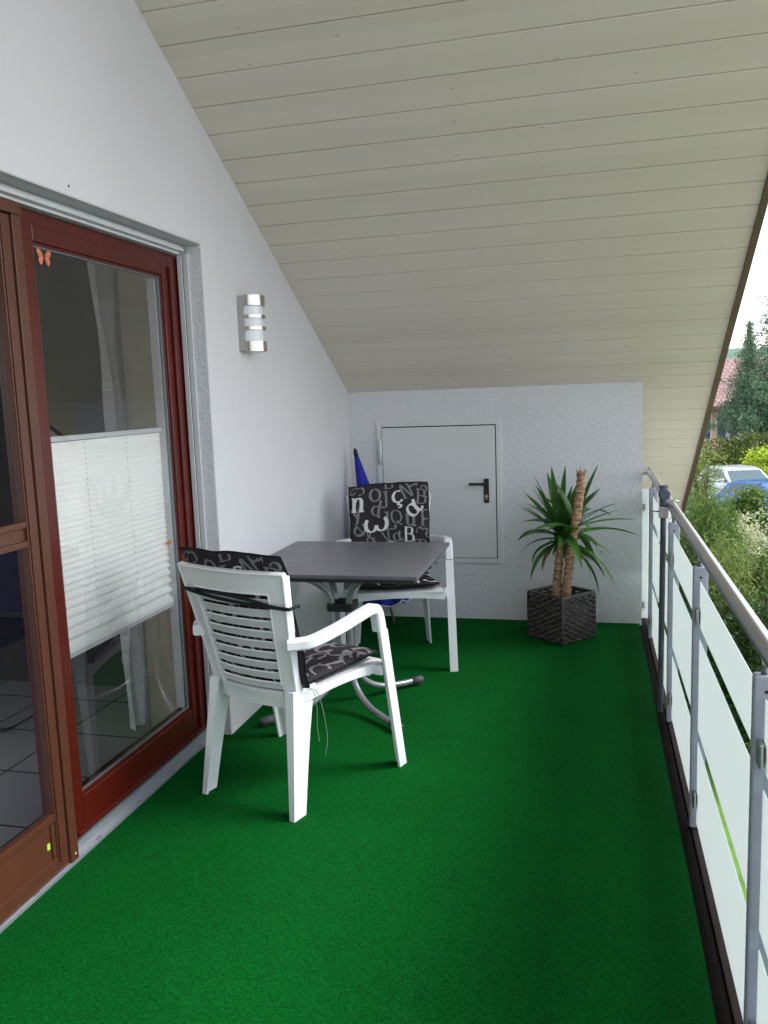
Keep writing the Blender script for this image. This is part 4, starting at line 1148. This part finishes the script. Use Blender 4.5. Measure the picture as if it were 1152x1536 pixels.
def leaves(verts, faces, rnd, c, n, spread, l, w, droop, bias=None, up=0):
    for _ in range(n):
        p = Vector(c)+Vector((rnd.gauss(0, 1), rnd.gauss(0, 1), rnd.gauss(0, .8)))*spread
        a = rnd.uniform(0, 2*PI); el = rnd.uniform(-.9, .7)-droop+up
        d = Vector((math.cos(a)*math.cos(el), math.sin(a)*math.cos(el), math.sin(el))); s = Vector((rnd.uniform(-1, 1), rnd.uniform(-1, 1), rnd.uniform(-1, 1))).cross(d).normalized()
        L = l*rnd.uniform(.6, 1.3); ww = w*rnd.uniform(.6, 1.2); b = len(verts)
        m = p+d*L*.5+Vector((0, 0, .0))
        verts.extend((p, m+s*ww*.5, p+d*L-Vector((0, 0, droop*L*.3)), m-s*ww*.5)); faces.append((b, b+1, b+2, b+3))
def bush(name, label, cat, loc, rx, ry, h, nclump, nleaf, l, w, droop, mat, seed, group='shrubs beyond the railing', gap=.0, stem_r=.05, up=0):
    t = thing(name, label, cat, loc, 0, group); rnd = random.Random(seed); V_ = []; F_ = []
    stems = []
    for k in range(nclump):
        while True:
            q = Vector((rnd.uniform(-1, 1), rnd.uniform(-1, 1), rnd.uniform(-1, 1)))
            if .45 < q.length < 1: break
        f = 1+.28*mnoise.noise(q*2.2+Vector((seed, 0, 0)))
        c = Vector((q.x*rx*f, q.y*ry*f, h*.52+q.z*h*.5*f)); c.z = max(c.z, .15)
        if rnd.random() < gap: continue
        leaves(V_, F_, rnd, c, nleaf, l*.75, l, w, droop, None, up)
        if k % 9 == 0: stems.append(c)
    raw('foliage', V_, F_, mat, t)
    bm = bmesh.new()
    for c in stems: tube(bm, smoothpath([(0, 0, -.05), (c.x*.35, c.y*.35, c.z*.55), tuple(c)], 4), [stem_r*(1-.85*i/8) for i in range(9)], 6)
    link('trunk', bm, 'trunk', t)
    return t
def conifer(name, label, loc, h, r, seed, z0=.8):
    t = thing(name, label, 'tree', loc, 0, 'conifers beside the far house'); rnd = random.Random(seed); V_ = []; F_ = []
    bm = bmesh.new(); tube(bm, [(0, 0, -.1), (.03, 0, h*.5), (0, 0, h*.98)], [.16, .1, .02], 8)
    nb = 340
    for k in range(nb):
        q = (k/nb)**1.2; z = z0+(h-z0)*q; az = k*2.4+rnd.uniform(-.3, .3); L = r*(1-q)**.95*rnd.uniform(.45, 1.2)+.04
        e = Vector((math.cos(az)*L, math.sin(az)*L, z+L*.12)); tube(bm, [(0, 0, z), tuple(e*.5+Vector((0, 0, z*.5))), tuple(e)], [.02, .014, .005], 4, False)
        m = max(3, int(L*7))
        for i in range(m):
            f = (i+1)/m; c = Vector((0, 0, z)).lerp(e, f)+Vector((0, 0, -.06*f)); k3 = 1-.6*q
            leaves(V_, F_, rnd, c, max(3, int(12*(1-.7*q))), .14*k3, .17*k3+.03, .05, .35)
    link('trunk', bm, 'trunk', t); raw('foliage', V_, F_, 'leaf_blue', t)
conifer('conifer', 'tall blue green conifer right of the far house', (9.8, 41, GROUND), 10.2, 3.1, 3, z0=2.3)
conifer('conifer', 'slim dark conifer with bare pointed top between house and big conifer', (8.75, 42.8, GROUND), 7.5, 1.0, 5, z0=3.0)
# light shrubs in front of the house
bush('feathery_shrub', 'pale feathery shrub touching the verge board in front of the house', 'shrub', (3.22, 13.0, GROUND), .36, .4, 3.7, 380, 24, .10, .016, .3, 'leaf_light', 21, up=.5)
bush('garden_hedge', 'light green hedge in front of the peach house', 'hedge', (8.2, 38.9, GROUND), 3.2, .8, 2.35, 700, 22, .14, .08, .2, 'leaf_light', 22)
bush('garden_shrub', 'bright yellow green shrub above the parked cars', 'shrub', (8.5, 37.6, GROUND), .75, .6, 1.8, 200, 22, .13, .08, .1, 'leaf_yellow', 23)
bush('feathery_shrub', 'rounded drooping green shrub just beyond the handrail, in front of the silver car', 'shrub', (3.22, 12.1, GROUND), .50, .55, 3.05, 800, 30, .12, .011, .5, 'leaf_mid', 24)
bush('feathery_shrub', 'lower yellowish drooping shrub beyond the middle of the handrail', 'shrub', (3.28, 11.3, GROUND), .42, .45, 2.55, 620, 28, .11, .011, .5, 'leaf_light', 25)
bush('garden_shrub', 'silvery flowering shrub right of the drooping green shrub', 'shrub', (4.05, 13.8, GROUND), .55, .6, 2.5, 420, 22, .08, .03, .1, 'leaf_silver', 26)
bush('garden_shrub', 'dark green shrub low beneath the handrail', 'shrub', (3.25, 10.5, GROUND), .55, .6, 2.05, 620, 26, .075, .022, .1, 'leaf_dark', 27)
bush('garden_shrub', 'darkest dense shrub right of the handrail above the lawn', 'shrub', (3.72, 10.2, GROUND), .5, .6, 2.1, 620, 26, .07, .022, .1, 'leaf_dark', 28)
bush('garden_shrub', 'mid green shrub at the right edge below the blue car', 'shrub', (4.1, 12.0, GROUND), .5, .6, 2.35, 460, 24, .08, .026, .2, 'leaf_mid', 29)
bush('garden_shrub', 'low green shrub between the lawn and the drooping shrub', 'shrub', (2.85, 11.6, GROUND), .45, .6, 2.5, 460, 24, .08, .022, .2, 'leaf_dark', 30)

bush('garden_shrub', 'small leafy green shrub directly in front of the silver car', 'shrub', (6.15, 27.0, GROUND), .6, .45, 1.35, 190, 22, .15, .05, .2, 'leaf_mid', 33)

# ------------------------------------------------------------------ world, sun, camera
w = bpy.data.worlds.new('World'); scn.world = w; w.use_nodes = True
nt = w.node_tree; bg = nt.nodes['Background']
sky = nt.nodes.new('ShaderNodeTexSky'); sky.sky_type = 'NISHITA'; sky.sun_disc = False
SE_, SR_ = rad(48), rad(75)
sky.sun_elevation = SE_; sky.sun_rotation = SR_; sky.air_density = 1.0; sky.dust_density = 1.2; sky.ozone_density = 1.0
hsv = nt.nodes.new('ShaderNodeHueSaturation'); hsv.inputs['Saturation'].default_value = .34
nt.links.new(sky.outputs[0], hsv.inputs['Color']); nt.links.new(hsv.outputs[0], bg.inputs[0]); bg.inputs[1].default_value = .15
sl = bpy.data.lights.new('sun', 'SUN'); sl.energy = 1.5; sl.angle = rad(25); sl.color = (1, .98, .95)
so = bpy.data.objects.new('sun', sl); COL.objects.link(so)
# direction towards the sun: Nishita rotation is measured clockwise from +Y seen from above
sd_ = Vector((math.sin(SR_)*math.cos(SE_), math.cos(SR_)*math.cos(SE_), math.sin(SE_)))
so.rotation_euler = (-sd_).to_track_quat('-Z', 'Y').to_euler(); so.location = sd_*30

yaw, pitch, roll, xc, f = .2496, -.1371, -.0362, 1.6575, 1247.2
fw_ = Vector((-math.sin(yaw)*math.cos(pitch), math.cos(yaw)*math.cos(pitch), math.sin(pitch)))
r_ = Vector((math.cos(yaw), math.sin(yaw), 0)); u_ = r_.cross(fw_)
r2 = r_*math.cos(roll)+u_*math.sin(roll); u2 = -r_*math.sin(roll)+u_*math.cos(roll)
cam = bpy.data.cameras.new('camera'); co = bpy.data.objects.new('camera', cam); COL.objects.link(co)
mw = Matrix((r2, u2, -fw_)).transposed().to_4x4(); mw.translation = (xc, 0, 1.55); co.matrix_world = mw
cam.sensor_fit = 'HORIZONTAL'; cam.sensor_width = 36; cam.lens = 36*f/1152; cam.clip_end = 3000; cam.clip_start = .05
scn.camera = co
scn.view_settings.view_transform = 'Standard'; scn.view_settings.look = 'None'; scn.view_settings.gamma = 1
scn.view_settings.exposure = 1.6
scn.render.resolution_x = 768; scn.render.resolution_y = 1024
